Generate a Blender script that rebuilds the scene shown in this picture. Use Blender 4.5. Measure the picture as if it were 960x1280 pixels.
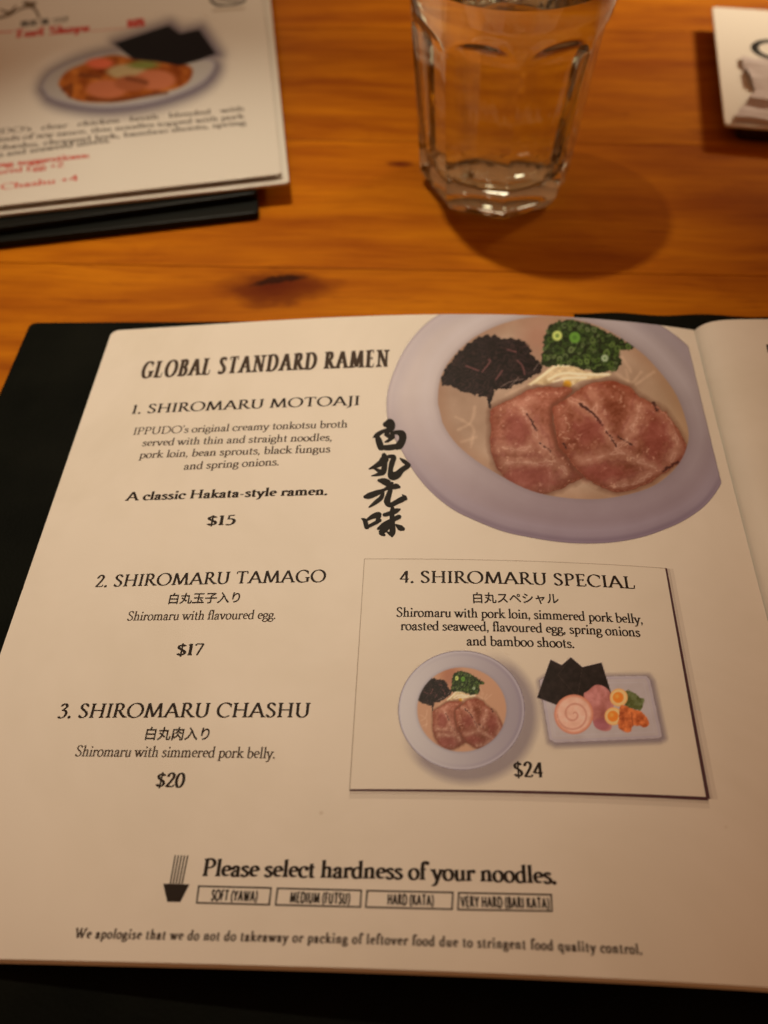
import bpy, bmesh, math, random
import numpy as np
from mathutils import Vector, Matrix

for o in list(bpy.data.objects):
    bpy.data.objects.remove(o)
scene = bpy.context.scene
SC = 0.25                       # one layout unit (the height of the lens above the page) in metres

# ---------------------------------------------------------------- camera
CF = np.array([-0.03348917, 0.61188717, -0.79023577])
CR = np.array([0.999084, 0.04157044, -0.01015149])
CU = np.array([-0.02663888, 0.78985188, 0.61271884])
FPX = 1105.594
cam_d = bpy.data.cameras.new('camera')
cam = bpy.data.objects.new('camera', cam_d)
scene.collection.objects.link(cam)
cam_d.sensor_fit = 'VERTICAL'
cam_d.sensor_height = 36.0
cam_d.sensor_width = 27.0
cam_d.lens = FPX / 1280 * 36.0
cam_d.clip_start = 0.01
cam_d.clip_end = 60
m = Matrix.Identity(4)
for i in range(3):
    m[i][0] = CR[i]; m[i][1] = CU[i]; m[i][2] = -CF[i]
m[0][3], m[1][3], m[2][3] = 0, 0, SC
cam.matrix_world = m
cam_d.dof.use_dof = True
cam_d.dof.focus_distance = 1.13 * SC
cam_d.dof.aperture_fstop = 31.1 / 4.0
scene.camera = cam

# ---------------------------------------------------------------- world, lamps, exposure
world = bpy.data.worlds.new('World'); scene.world = world
world.use_nodes = True
bg = world.node_tree.nodes['Background']
bg.inputs[1].default_value = 0.205
# a dim warm room: the ceiling glows a little, the walls and the guest's side stay dark
_nt = world.node_tree
_tc = _nt.nodes.new('ShaderNodeTexCoord'); _sx = _nt.nodes.new('ShaderNodeSeparateXYZ')
_nt.links.new(_tc.outputs['Generated'], _sx.inputs[0])
_rp = _nt.nodes.new('ShaderNodeValToRGB')
_rp.color_ramp.elements[0].position = 0.0; _rp.color_ramp.elements[0].color = (.10, .042, .018, 1)
_rp.color_ramp.elements[1].position = 0.9; _rp.color_ramp.elements[1].color = (1.55, .62, .235, 1)
_nt.links.new(_sx.outputs[2], _rp.inputs[0]); _nt.links.new(_rp.outputs[0], bg.inputs[0])


def lamp(name, loc, aim, energy, radius, color, half_angle, blend=1.0):
    d = bpy.data.lights.new(name, 'SPOT')
    d.energy = energy; d.shadow_soft_size = radius; d.color = color
    d.spot_size = 2 * math.radians(half_angle); d.spot_blend = blend
    o = bpy.data.objects.new(name, d); scene.collection.objects.link(o)
    o.location = [c * SC for c in loc]
    v = Vector([a - c for a, c in zip(aim, loc)])
    o.rotation_euler = v.to_track_quat('-Z', 'Y').to_euler()
    return o


# two shaded pendant lamps hanging over the table, then an added fill spot
lamp('pendant_or_fill_lamp', (-0.55, 2.225, 3.0), (-.37, 1.06, 0), 19.3, 0.013, (1.0, 0.87, 0.65), 21.6)
lamp('pendant_or_fill_lamp', (3.3, 4.4, 2.8), (.88, 2.78, 0), 68.0, 0.10, (1.0, 0.84, 0.58), 14)
lamp('pendant_or_fill_lamp', (-1.5, 4.6, 3.0), (-.75, 2.80, 0), 9.0, 0.06, (1.0, 0.86, 0.62), 14.5)  # added fill, no real pendant: brightens the upper-left menu and the table beside it

for _loc in ((-2.6, 6.5, 2.6), (0.9, 8.0, 3.0), (5.0, 1.0, 3.2), (-4.0, 1.5, 3.0)):       # small far lamps of the restaurant
    _d = bpy.data.lights.new('far_lamp', 'POINT'); _d.energy = 0.35; _d.shadow_soft_size = .05; _d.color = (1, .84, .6)
    _o = bpy.data.objects.new('far_lamp', _d); scene.collection.objects.link(_o); _o.location = [c * SC for c in _loc]

scene.view_settings.view_transform = 'Standard'
scene.view_settings.look = 'None'
scene.view_settings.exposure = 0
scene.view_settings.gamma = 1
scene.view_settings.use_curve_mapping = False
scene.cycles.caustics_refractive = True
scene.cycles.caustics_reflective = False
scene.cycles.sample_clamp_indirect = 3.0
scene.cycles.max_bounces = 20
scene.cycles.transmission_bounces = 16
scene.cycles.transparent_max_bounces = 16

# ---------------------------------------------------------------- page surface and mapping
XL, XGF, YT, YB = -.53, .58, 1.14, .075
PX0, PX1, PY0, PY1 = -.523, .453, .1755, 1.150     # the left page
ZT = -.025                                          # table top


def zpage(X, Y):
    X = np.asarray(X, float); Y = np.asarray(Y, float)
    s = np.clip((X - XL) / (XGF - XL), 0, 1); v = np.clip((Y - YB) / (YT - YB), 0, 1)
    return (.05159 - .03958 * v + .03696 * v * v) * 4 * s * (1 - s) * (1 + .90088 * (s - .5))


def zright(X, Y):
    X = np.asarray(X, float)
    d = np.clip(X - .4535, 0, 2)
    return 0.012 + .031 * (1 - np.exp(-(d / .014) ** 0.9)) + .035 * d - .045 * d * d


def const(z):
    return lambda X, Y: np.zeros(np.shape(X)) + z


def at(px, py, zf=zpage):
    """point of a height field seen at a place of the photograph (960 x 1280)"""
    px = np.asarray(px, float); py = np.asarray(py, float)
    a = (px - 480) / FPX; b = (640 - py) / FPX
    dx = CF[0] + a * CR[0] + b * CU[0]
    dy = CF[1] + a * CR[1] + b * CU[1]
    dz = CF[2] + a * CR[2] + b * CU[2]
    h = np.zeros(np.shape(dx))
    for _ in range(16):
        t = (1 - h) / -dz
        X = dx * t; Y = dy * t
        h = .5 * h + .5 * zf(X, Y)
    return X, Y


def proj(X, Y, Z):
    vx, vy, vz = X, Y, Z - 1.0
    d = vx * CF[0] + vy * CF[1] + vz * CF[2]
    return (480 + FPX * (vx * CR[0] + vy * CR[1] + vz * CR[2]) / d,
            640 - FPX * (vx * CU[0] + vy * CU[1] + vz * CU[2]) / d)


# ---------------------------------------------------------------- helpers
def link(name, me, mat, parent=None):
    o = bpy.data.objects.new(name, me)
    scene.collection.objects.link(o)
    if mat: me.materials.append(mat)
    if parent: o.parent = parent
    return o


def empty(name, label, cat, group=None):
    o = bpy.data.objects.new(name, None); scene.collection.objects.link(o)
    o['label'] = label; o['category'] = cat
    if group: o['group'] = group
    return o


def mesh_from(verts, faces, smooth=False, name='mesh'):
    me = bpy.data.meshes.new(name)
    me.from_pydata([(float(a) * SC, float(b) * SC, float(c) * SC) for a, b, c in verts], [], faces)
    if smooth:
        me.polygons.foreach_set('use_smooth', [True] * len(me.polygons))
    me.update()
    return me


def srgb(r, g, b):
    f = lambda c: ((c / 255 + .055) / 1.055) ** 2.4 if c > 10 else c / 255 / 12.92
    return (f(r), f(g), f(b))


def material(name, color, rough=.5, spec=.5):
    m = bpy.data.materials.new(name); m.use_nodes = True
    b = m.node_tree.nodes['Principled BSDF']
    b.inputs['Base Color'].default_value = (*color, 1)
    b.inputs['Roughness'].default_value = rough
    b.inputs['Specular IOR Level'].default_value = spec
    return m, m.node_tree, b


def nd(nt, typ, **kw):
    n = nt.nodes.new(typ)
    for k, v in kw.items():
        if k in n.inputs: n.inputs[k].default_value = v
        else: setattr(n, k, v)
    return n


def ramp(nt, src, stops):
    r = nt.nodes.new('ShaderNodeValToRGB')
    el = r.color_ramp.elements
    while len(el) < len(stops): el.new(.5)
    for e, (p, c) in zip(el, stops):
        e.position = p; e.color = (*c, 1)
    nt.links.new(src, r.inputs[0])
    return r.outputs[0]


def bump(nt, b, src, strength, dist):
    n = nt.nodes.new('ShaderNodeBump')
    n.inputs['Strength'].default_value = strength
    n.inputs['Distance'].default_value = dist
    nt.links.new(src, n.inputs['Height'])
    nt.links.new(n.outputs[0], b.inputs['Normal'])


def mixc(nt, fac, a, b, mode='MIX'):
    n = nt.nodes.new('ShaderNodeMix'); n.data_type = 'RGBA'; n.blend_type = mode
    for sock, v in ((n.inputs[0], fac), (n.inputs[6], a), (n.inputs[7], b)):
        if hasattr(v, 'is_output'): nt.links.new(v, sock)
        elif isinstance(v, (int, float)): sock.default_value = v
        else: sock.default_value = (*v, 1)
    return n.outputs[2]


# ---------------------------------------------------------------- materials
def wood_material():
    m, nt, b = material('varnished_pine', (.4, .15, .015), .55, .07)
    g = nt.nodes.new('ShaderNodeNewGeometry')
    info = nt.nodes.new('ShaderNodeObjectInfo')
    off = nd(nt, 'ShaderNodeVectorMath', operation='MULTIPLY'); off.inputs[1].default_value = (7.3, 3.1, 5.7)
    cmb = nt.nodes.new('ShaderNodeCombineXYZ')
    for i in range(3): nt.links.new(info.outputs['Random'], cmb.inputs[i])
    nt.links.new(cmb.outputs[0], off.inputs[0])
    add = nd(nt, 'ShaderNodeVectorMath', operation='ADD')
    nt.links.new(g.outputs['Position'], add.inputs[0]); nt.links.new(off.outputs[0], add.inputs[1])
    # low warp so the grain meanders
    warp = nd(nt, 'ShaderNodeTexNoise', Scale=9.0, Detail=3.0, Roughness=.5)
    mp0 = nt.nodes.new('ShaderNodeMapping'); mp0.inputs['Scale'].default_value = (.45, 1, 1)
    nt.links.new(add.outputs[0], mp0.inputs[0]); nt.links.new(mp0.outputs[0], warp.inputs[0])
    sub = nd(nt, 'ShaderNodeVectorMath', operation='SUBTRACT'); sub.inputs[1].default_value = (.5, .5, .5)
    nt.links.new(warp.outputs['Color'], sub.inputs[0])
    wm = nd(nt, 'ShaderNodeVectorMath', operation='MULTIPLY'); wm.inputs[1].default_value = (0, .035, 0)
    nt.links.new(sub.outputs[0], wm.inputs[0])
    pos = nd(nt, 'ShaderNodeVectorMath', operation='ADD')
    nt.links.new(add.outputs[0], pos.inputs[0]); nt.links.new(wm.outputs[0], pos.inputs[1])
    def grain(sx, sy, scale, det, src=None):
        mp = nt.nodes.new('ShaderNodeMapping'); mp.inputs['Scale'].default_value = (sx, sy, 1)
        nt.links.new(pos.outputs[0], mp.inputs[0])
        n = nd(nt, 'ShaderNodeTexNoise', Scale=scale, Detail=det, Roughness=.6)
        nt.links.new(mp.outputs[0], n.inputs[0])
        return n.outputs[0]
    broad = ramp(nt, grain(.8, 6, 10, 3), [(.3, srgb(150, 78, 5)), (.5, srgb(169, 96, 7)), (.70, srgb(188, 114, 10))])
    fine = ramp(nt, grain(1, 22, 22, 5), [(.30, (.80, .72, .6)), (.5, (1, 1, 1)), (.72, (1.1, 1.12, 1.1))])
    col = mixc(nt, .75, broad, fine, 'MULTIPLY')
    streak = ramp(nt, grain(2.5, 30, 9, 4), [(.62, (0, 0, 0)), (.74, (.7, .7, .7))])
    col = mixc(nt, streak, col, srgb(118, 50, 5))
    mpm = nt.nodes.new('ShaderNodeMapping'); mpm.inputs['Scale'].default_value = (.35, 1, 1)
    nt.links.new(pos.outputs[0], mpm.inputs[0])
    mot = nd(nt, 'ShaderNodeTexNoise', Scale=48.0, Detail=6.0, Roughness=.7, Distortion=.8)
    nt.links.new(mpm.outputs[0], mot.inputs[0])
    col = mixc(nt, 1.0, col, ramp(nt, mot.outputs[0], [(.32, (.88, .82, .75)), (.50, (1, 1, 1)), (.7, (1.08, 1.1, 1.1))]), 'MULTIPLY')
    var = ramp(nt, info.outputs['Random'], [(0, (.93, .91, .85)), (1, (1.06, 1.07, 1.1))])
    col = mixc(nt, 1.0, col, var, 'MULTIPLY')
    last = col
    for kx, ky, kr in KNOTS:
        s = nd(nt, 'ShaderNodeVectorMath', operation='SUBTRACT'); s.inputs[1].default_value = (kx, ky, 0)
        nt.links.new(g.outputs['Position'], s.inputs[0])
        nz = nd(nt, 'ShaderNodeTexNoise', Scale=70.0, Detail=4.0)
        mpn = nt.nodes.new('ShaderNodeMapping'); mpn.inputs['Scale'].default_value = (.55, 1, 1)
        nt.links.new(g.outputs['Position'], mpn.inputs[0]); nt.links.new(mpn.outputs[0], nz.inputs[0])
        w1 = nd(nt, 'ShaderNodeVectorMath', operation='SUBTRACT'); w1.inputs[1].default_value = (.5, .5, .5)
        nt.links.new(nz.outputs['Color'], w1.inputs[0])
        w2 = nd(nt, 'ShaderNodeVectorMath', operation='SCALE'); w2.inputs['Scale'].default_value = kr * 1.5
        nt.links.new(w1.outputs[0], w2.inputs[0])
        a2 = nd(nt, 'ShaderNodeVectorMath', operation='ADD')
        nt.links.new(s.outputs[0], a2.inputs[0]); nt.links.new(w2.outputs[0], a2.inputs[1])
        mu = nd(nt, 'ShaderNodeVectorMath', operation='MULTIPLY'); mu.inputs[1].default_value = (.5 / kr, 1 / kr, 0)
        nt.links.new(a2.outputs[0], mu.inputs[0])
        ln = nd(nt, 'ShaderNodeVectorMath', operation='LENGTH'); nt.links.new(mu.outputs[0], ln.inputs[0])
        f1 = ramp(nt, ln.outputs['Value'], [(.1, (.95, .95, .95)), (.6, (.7, .7, .7)), (1.15, (0, 0, 0))])
        last = mixc(nt, f1, last, srgb(88, 26, 3))
    # a dark crack over the first knot
    kx, ky, kr = KNOTS[0]
    sp = nt.nodes.new('ShaderNodeSeparateXYZ'); nt.links.new(g.outputs['Position'], sp.inputs[0])
    def M(op, a, b_=None):
        n = nd(nt, 'ShaderNodeMath', operation=op)
        for i, v in enumerate((a, b_)):
            if v is None: continue
            if hasattr(v, 'is_output'): nt.links.new(v, n.inputs[i])
            else: n.inputs[i].default_value = v
        return n.outputs[0]
    dx = M('SUBTRACT', sp.outputs[0], kx + .0005)
    dy = M('SUBTRACT', sp.outputs[1], ky + .0065)
    cy = M('SUBTRACT', dy, M('SUBTRACT', M('MULTIPLY', dx, .28), M('MULTIPLY', M('MULTIPLY', dx, dx), 14.0)))
    nz = nd(nt, 'ShaderNodeTexNoise', Scale=260.0, Detail=3.0)
    nt.links.new(g.outputs['Position'], nz.inputs[0])
    cy = M('ADD', cy, M('MULTIPLY', M('SUBTRACT', nz.outputs[0], .5), .004))
    inx = M('DIVIDE', dx, .014)
    q = M('ADD', M('MULTIPLY', inx, inx), M('POWER', M('ABSOLUTE', M('DIVIDE', cy, .0034)), 2.0))
    cr = ramp(nt, q, [(.35, (.85, .85, .85)), (1.0, (0, 0, 0))])
    last = mixc(nt, cr, last, srgb(30, 9, 2))
    nt.links.new(last, b.inputs['Base Color'])
    bump(nt, b, grain(1, 22, 22, 5), .12, .0004)
    return m


def paper_material(name='coated_paper', col=(.80, .765, .70), rough=.55, spec=.25):
    m, nt, b = material(name, col, rough, spec)
    g = nt.nodes.new('ShaderNodeNewGeometry')
    n = nd(nt, 'ShaderNodeTexNoise', Scale=26.0, Detail=4.0)
    nt.links.new(g.outputs['Position'], n.inputs[0])
    c = ramp(nt, n.outputs[0], [(.3, tuple(x * .955 for x in col)), (.7, col)])
    nb_ = nd(nt, 'ShaderNodeTexNoise', Scale=7.0, Detail=5.0, Roughness=.65, Distortion=.6)
    nt.links.new(g.outputs['Position'], nb_.inputs[0])
    c = mixc(nt, 1.0, c, ramp(nt, nb_.outputs[0], [(.34, (.93, .925, .90)), (.52, (1, 1, 1))]), 'MULTIPLY')
    # a few worn specks
    v = nd(nt, 'ShaderNodeTexVoronoi', Scale=38.0); nt.links.new(g.outputs['Position'], v.inputs[0])
    sp = ramp(nt, v.outputs['Distance'], [(.012, (.28, .28, .28)), (.03, (0, 0, 0))])
    c = mixc(nt, sp, c, (.35, .25, .15))
    nt.links.new(c, b.inputs['Base Color'])
    n2 = nd(nt, 'ShaderNodeTexNoise', Scale=14.0, Detail=2.0); nt.links.new(g.outputs['Position'], n2.inputs[0])
    r = ramp(nt, n2.outputs[0], [(.3, (rough - .05,) * 3), (.7, (rough + .08,) * 3)])
    nt.links.new(r, b.inputs['Roughness'])
    n3 = nd(nt, 'ShaderNodeTexNoise', Scale=22.0, Detail=1.0); nt.links.new(g.outputs['Position'], n3.inputs[0])
    bump(nt, b, n3.outputs[0], .25, .0015)
    return m


def cover_material():
    m, nt, b = material('black_leatherette', (.012, .012, .011), .6, .03)
    g = nt.nodes.new('ShaderNodeNewGeometry')
    v = nd(nt, 'ShaderNodeTexVoronoi', Scale=900.0); nt.links.new(g.outputs['Position'], v.inputs[0])
    bump(nt, b, v.outputs['Distance'], .35, .0002)
    n = nd(nt, 'ShaderNodeTexNoise', Scale=30.0, Detail=4.0); nt.links.new(g.outputs['Position'], n.inputs[0])
    c = ramp(nt, n.outputs[0], [(.3, (.003, .004, .003)), (.7, (.0065, .0075, .0055))])
    nt.links.new(c, b.inputs['Base Color'])
    return m


def print_material(name='printed_picture', rough=.55):
    m, nt, b = material(name, (.5, .5, .5), rough, .22)
    a = nd(nt, 'ShaderNodeAttribute', attribute_name='Col')
    nt.links.new(a.outputs['Color'], b.inputs['Base Color'])
    nt.links.new(a.outputs['Alpha'], b.inputs['Alpha'])
    return m


def ink_material(name, col, alpha=1.0):
    m, nt, b = material(name, col, .6, .15)
    b.inputs['Alpha'].default_value = alpha
    return m

# ---------------------------------------------------------------- lettering: pen strokes on a skeleton, cap height 1
def arc(cx, cy, rx, ry, a0, a1, n=18):
    return [(cx + rx * math.cos(math.radians(a0 + (a1 - a0) * i / n)),
             cy + ry * math.sin(math.radians(a0 + (a1 - a0) * i / n))) for i in range(n + 1)]


def spl(pts, n=6):
    """smooth curve through points"""
    P = [np.array(p, float) for p in pts]
    P = [2 * P[0] - P[1]] + P + [2 * P[-1] - P[-2]]
    out = []
    for i in range(1, len(P) - 2):
        a, b_, c, d = P[i - 1:i + 3]
        for k in range(n):
            t = k / n
            out.append(tuple(.5 * (2 * b_ + (c - a) * t + (2 * a - 5 * b_ + 4 * c - d) * t * t
                                   + (3 * b_ - a - 3 * c + d) * t ** 3)))
    out.append(tuple(P[-2]))
    return out


XH = .60
# glyph: (advance, [stroke...], [serif (x, y, direction)...], [dot (x, y)...]);  a stroke may be ('w', factor, points)
G = {}
def gl(ch, adv, strokes, serifs=(), dots=(), flags=()): G[ch] = (adv, strokes, serifs, dots, flags)


gl('A', .90, [[(.08, 0), (.43, 1)], [(.43, 1), (.82, 0)], [(.21, .34), (.68, .34)]], [(.08, 0, 1), (.82, 0, 1)])
gl('B', .72, [[(.17, 0), (.17, 1)], [(.17, .985), (.36, .985)] + arc(.36, .755, .19, .23, 90, -90) + [(.17, .525)],
              [(.36, .525)] + arc(.38, .27, .24, .255, 90, -90) + [(.17, .015)]], [(.17, 0, 1), (.17, 1, -1)])
gl('C', .86, [arc(.49, .5, .41, .5, 42, 312), ('h', [(.80, .70), (.80, .93)])])
gl('D', .92, [[(.17, 0), (.17, 1)], [(.17, .985), (.40, .985)] + arc(.40, .5, .42, .485, 90, -90) + [(.17, .015)]], [(.17, 0, 1), (.17, 1, -1)])
gl('E', .66, [[(.17, 0), (.17, 1)], [(.17, .98), (.55, .98)], [(.17, .52), (.48, .52)], [(.17, .02), (.58, .02)],
              ('h', [(.56, .99), (.56, .83)]), ('h', [(.48, .60), (.48, .44)]), ('h', [(.60, .01), (.62, .20)])], [(.17, 0, 1), (.17, 1, -1)])
gl('F', .62, G['E'][1][:3] + G['E'][1][4:6], [(.17, 0, 1), (.17, 1, -1)])
gl('G', .94, [arc(.49, .5, .41, .5, 42, 300), ('h', [(.80, .70), (.80, .93)]), [(.80, .42), (.80, .04)]], [(.80, .42, -1)])
gl('H', .96, [[(.18, 0), (.18, 1)], [(.78, 0), (.78, 1)], [(.18, .51), (.78, .51)]], [(.18, 0, 1), (.18, 1, -1), (.78, 0, 1), (.78, 1, -1)])
gl('I', .36, [[(.18, 0), (.18, 1)]], [(.18, 0, 1), (.18, 1, -1)])
gl('J', .38, [[(.2, 1), (.2, .0)] + spl([(.2, .0), (.15, -.16), (-.02, -.26)], 4)], [(.2, 1, -1)])
gl('K', .84, [[(.17, 0), (.17, 1)], [(.17, .45), (.64, 1)], [(.36, .62), (.78, 0)]], [(.17, 0, 1), (.17, 1, -1), (.78, 0, 1), (.64, 1, -1)])
gl('L', .66, [[(.17, 0), (.17, 1)], [(.17, .02), (.60, .02)], ('h', [(.61, .01), (.64, .28)])], [(.17, 0, 1), (.17, 1, -1)])
gl('M', 1.14, [[(.14, 0), (.22, 1)], [(.22, 1), (.56, .04)], [(.56, .04), (.90, 1)], [(.90, 1), (1.0, 0)]], [(.14, 0, 1), (1.0, 0, 1)])
gl('N', .98, [('m', [(.17, 0), (.17, 1)]), [(.17, 1), (.80, .0)], ('m', [(.80, 0), (.80, 1)])], [(.17, 0, 1), (.80, 1, -1), (.17, 1, -1)])
gl('O', 1.0, [arc(.5, .5, .43, .5, 0, 360, 32)])
gl('P', .66, [[(.17, 0), (.17, 1)], [(.17, .985), (.34, .985)] + arc(.34, .735, .23, .25, 90, -90) + [(.24, .485)]], [(.17, 0, 1), (.17, 1, -1)])
gl('R', .78, [[(.17, 0), (.17, 1)], [(.17, .985), (.34, .985)] + arc(.34, .745, .21, .24, 90, -90) + [(.17, .505)],
              [(.36, .50), (.56, .20), (.76, .01)]], [(.17, 0, 1), (.17, 1, -1), (.76, 0, 1)])
gl('S', .60, [spl([(.48, .84), (.36, .97), (.20, .97), (.11, .83), (.14, .67), (.30, .53), (.46, .38), (.50, .20), (.40, .05), (.22, .015), (.09, .14)]),
              ('h', [(.49, .93), (.49, .76)]), ('h', [(.08, .22), (.08, .05)])])
gl('T', .80, [[(.40, 0), (.40, 1)], [(.06, .98), (.74, .98)], ('h', [(.06, .99), (.05, .80)]), ('h', [(.74, .99), (.75, .80)])], [(.40, 0, 1)])
gl('U', .92, [[(.17, 1), (.17, .33)] + arc(.45, .33, .28, .32, 180, 270) , arc(.45, .33, .28, .32, 270, 360) + [(.73, 1)]], [(.17, 1, -1), (.73, 1, -1)])
gl('V', .86, [[(.08, 1), (.42, 0)], [(.42, 0), (.78, 1)]], [(.08, 1, -1), (.78, 1, -1)])
gl('W', 1.2, [[(.08, 1), (.36, 0)], [(.36, 0), (.62, 1)], [(.56, .8), (.82, 0)], [(.82, 0), (1.12, 1)]], [(.08, 1, -1), (1.12, 1, -1), (.60, 1, -1)])
gl('Y', .82, [[(.08, 1), (.40, .48)], [(.40, .48), (.74, 1)], [(.40, .5), (.40, 0)]], [(.08, 1, -1), (.74, 1, -1), (.40, 0, 1)])
gl('a', .50, [spl([(.09, .46), (.20, .585), (.34, .52), (.355, .38)]) + [(.355, .10)] + spl([(.355, .10), (.39, .015), (.48, .03)], 4),
              spl([(.35, .35), (.20, .29), (.08, .17), (.14, .02), (.26, .02), (.36, .12)])], (), [(.11, .46)])
gl('b', .56, [[(.13, 1), (.13, .04)], spl([(.13, .46), (.28, .59), (.45, .50), (.50, .29), (.42, .07), (.26, .0), (.13, .05)])], (), (), [(.13, 1)])
gl('c', .48, [arc(.29, .30, .22, .30, 48, 315)], (), [(.42, .48)])
gl('d', .58, [[(.44, 1), (.44, .05), (.53, .01)], spl([(.44, .50), (.32, .60), (.14, .52), (.07, .29), (.13, .08), (.27, 0), (.44, .12)])], (), (), [(.44, 1)])
gl('e', .49, [[(.08, .32), (.44, .36)] + arc(.27, .32, .18, .275, 8, 310)])
gl('f', .32, [[(.15, 0), (.15, .75)] + spl([(.15, .75), (.19, .96), (.33, 1.0), (.40, .93)], 4), ('h', [(.03, XH - .02), (.32, XH - .02)])], [(.15, 0, 1)], [(.38, .93)])
gl('g', .50, [arc(.24, .40, .16, .19, 0, 360, 20), spl([(.12, .25), (.07, .14), (.14, .07), (.34, .06), (.46, -.04), (.38, -.22), (.20, -.27), (.05, -.18), (.08, -.05), (.18, .05)]),
              ('h', [(.36, .52), (.48, .57)])])
gl('h', .60, [[(.14, 0), (.14, 1)], spl([(.14, .43), (.26, .58), (.40, .58), (.45, .42)], 5) + [(.45, 0)]], [(.14, 0, 1), (.45, 0, 1)], (), [(.14, 1)])
gl('i', .29, [[(.15, 0), (.15, XH)]], [(.15, 0, 1)], [(.15, .85)], [(.15, XH)])
gl('k', .57, [[(.14, 0), (.14, 1)], [(.14, .24), (.42, .57)], [(.24, .36), (.50, 0)]], [(.14, 0, 1), (.50, 0, 1), (.42, .59, -1)], (), [(.14, 1)])
gl('l', .29, [[(.15, 0), (.15, 1)]], [(.15, 0, 1)], (), [(.15, 1)])
gl('m', .90, [[(.14, 0), (.14, XH)], spl([(.14, .43), (.26, .58), (.38, .58), (.44, .42)], 5) + [(.44, 0)], spl([(.44, .43), (.56, .58), (.68, .58), (.75, .42)], 5) + [(.75, 0)]],
   [(.14, 0, 1), (.44, 0, 1), (.75, 0, 1)], (), [(.14, XH)])
gl('n', .60, [[(.14, 0), (.14, XH)], spl([(.14, .43), (.26, .58), (.40, .58), (.45, .42)], 5) + [(.45, 0)]], [(.14, 0, 1), (.45, 0, 1)], (), [(.14, XH)])
gl('o', .54, [arc(.27, .30, .21, .30, 0, 360, 24)])
gl('p', .57, [[(.14, XH), (.14, -.30)], spl([(.14, .46), (.28, .59), (.45, .50), (.50, .29), (.42, .07), (.28, .0), (.14, .10)])], [(.14, -.30, 1)], (), [(.14, XH)])
gl('q', .57, [[(.44, XH), (.44, -.30)], spl([(.44, .50), (.32, .60), (.14, .52), (.07, .29), (.13, .08), (.27, 0), (.44, .12)])], [(.44, -.30, 1)])
gl('r', .42, [[(.14, 0), (.14, XH)], spl([(.14, .40), (.22, .53), (.32, .58), (.38, .54)], 4)], [(.14, 0, 1)], [(.37, .53)], [(.14, XH)])
gl('s', .42, [spl([(.33, .50), (.24, .585), (.12, .55), (.10, .43), (.22, .33), (.34, .22), (.33, .07), (.20, .0), (.07, .09)]), ('h', [(.34, .57), (.34, .46)]), ('h', [(.06, .14), (.06, .02)])])
gl('t', .36, [[(.16, .78), (.16, .12)] + spl([(.16, .12), (.20, .01), (.33, .05)], 4), ('h', [(.03, XH - .02), (.32, XH - .02)])])
gl('u', .58, [[(.13, XH), (.13, .16)] + spl([(.13, .16), (.19, .02), (.32, .02), (.44, .14)], 4), [(.44, XH), (.44, .05), (.53, .01)]], (), (), [(.13, XH), (.44, XH)])
gl('v', .54, [[(.07, XH), (.27, 0)], [(.27, 0), (.47, XH)]], [(.07, XH, -1), (.47, XH, -1)])
gl('w', .80, [[(.07, XH), (.24, 0)], [(.24, 0), (.40, XH)], [(.37, .5), (.55, 0)], [(.55, 0), (.74, XH)]], [(.07, XH, -1), (.74, XH, -1), (.39, XH, -1)])
gl('y', .54, [[(.07, XH), (.28, 0)], [(.48, XH), (.22, -.18)] + spl([(.22, -.18), (.14, -.29), (.03, -.27)], 4)], [(.07, XH, -1), (.48, XH, -1)])
gl('x', .54, [[(.07, XH), (.47, 0)], [(.45, XH), (.07, 0)]], [(.07, XH, -1), (.45, XH, -1), (.07, 0, 1), (.47, 0, 1)])
gl('.', .24, [], (), [(.10, .05)])
gl(',', .24, [('h', [(.13, .04), (.10, -.12), (.05, -.17)])], (), [(.11, .05)])
gl("'", .20, [('h', [(.12, .93), (.07, .76)])], (), [(.11, .95)])
gl(':', .24, [], (), [(.10, .05), (.10, .45)])
gl('-', .36, [[(.05, .28), (.30, .28)]])
gl('(', .40, [('k', arc(.50, .45, .36, .62, 108, 252, 10))])
gl(')', .40, [('k', arc(-.06, .45, .36, .62, 72, -72, 10))])
gl('+', .60, [[(.05, .4), (.55, .4)], [(.3, .15), (.3, .65)]])
gl(' ', .27, [])
gl('$', .60, [spl([(.48, .78), (.36, .90), (.20, .89), (.11, .77), (.14, .62), (.30, .50), (.46, .37), (.50, .20), (.40, .07), (.22, .05), (.09, .18)]), ('h', [(.30, 1.04), (.30, -.10)])])
gl('0', .58, [arc(.28, .5, .22, .5, 0, 360, 28)])
gl('1', .44, [[(.22, 0), (.22, .98)], ('h', [(.22, .98), (.08, .88)])], [(.22, 0, 1)])
gl('2', .60, [spl([(.10, .72), (.16, .92), (.30, 1.0), (.45, .88), (.44, .66), (.28, .34), (.10, .03)]), [(.10, .04), (.50, .04)], ('h', [(.50, .03), (.54, .18)])])
gl('3', .58, [spl([(.10, .82), (.22, .99), (.40, .93), (.42, .74), (.22, .54)]), spl([(.22, .54), (.42, .49), (.49, .28), (.40, .07), (.20, -.01), (.07, .10)])])
gl('4', .62, [[(.42, 0), (.42, 1)], [(.42, 1), (.05, .30)], [(.05, .30), (.57, .30)]])
gl('5', .58, [[(.17, .97), (.46, .97)], ('h', [(.17, .97), (.14, .56)]), spl([(.14, .56), (.28, .63), (.44, .53), (.48, .32), (.38, .08), (.20, 0), (.07, .08)])])
gl('7', .56, [[(.07, .96), (.50, .96)], ('m', [(.50, .96), (.20, 0)]), ('h', [(.07, .97), (.06, .82)])])
gl('8', .58, [arc(.28, .75, .16, .24, 0, 360, 20), arc(.28, .26, .21, .27, 0, 360, 22)])

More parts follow.
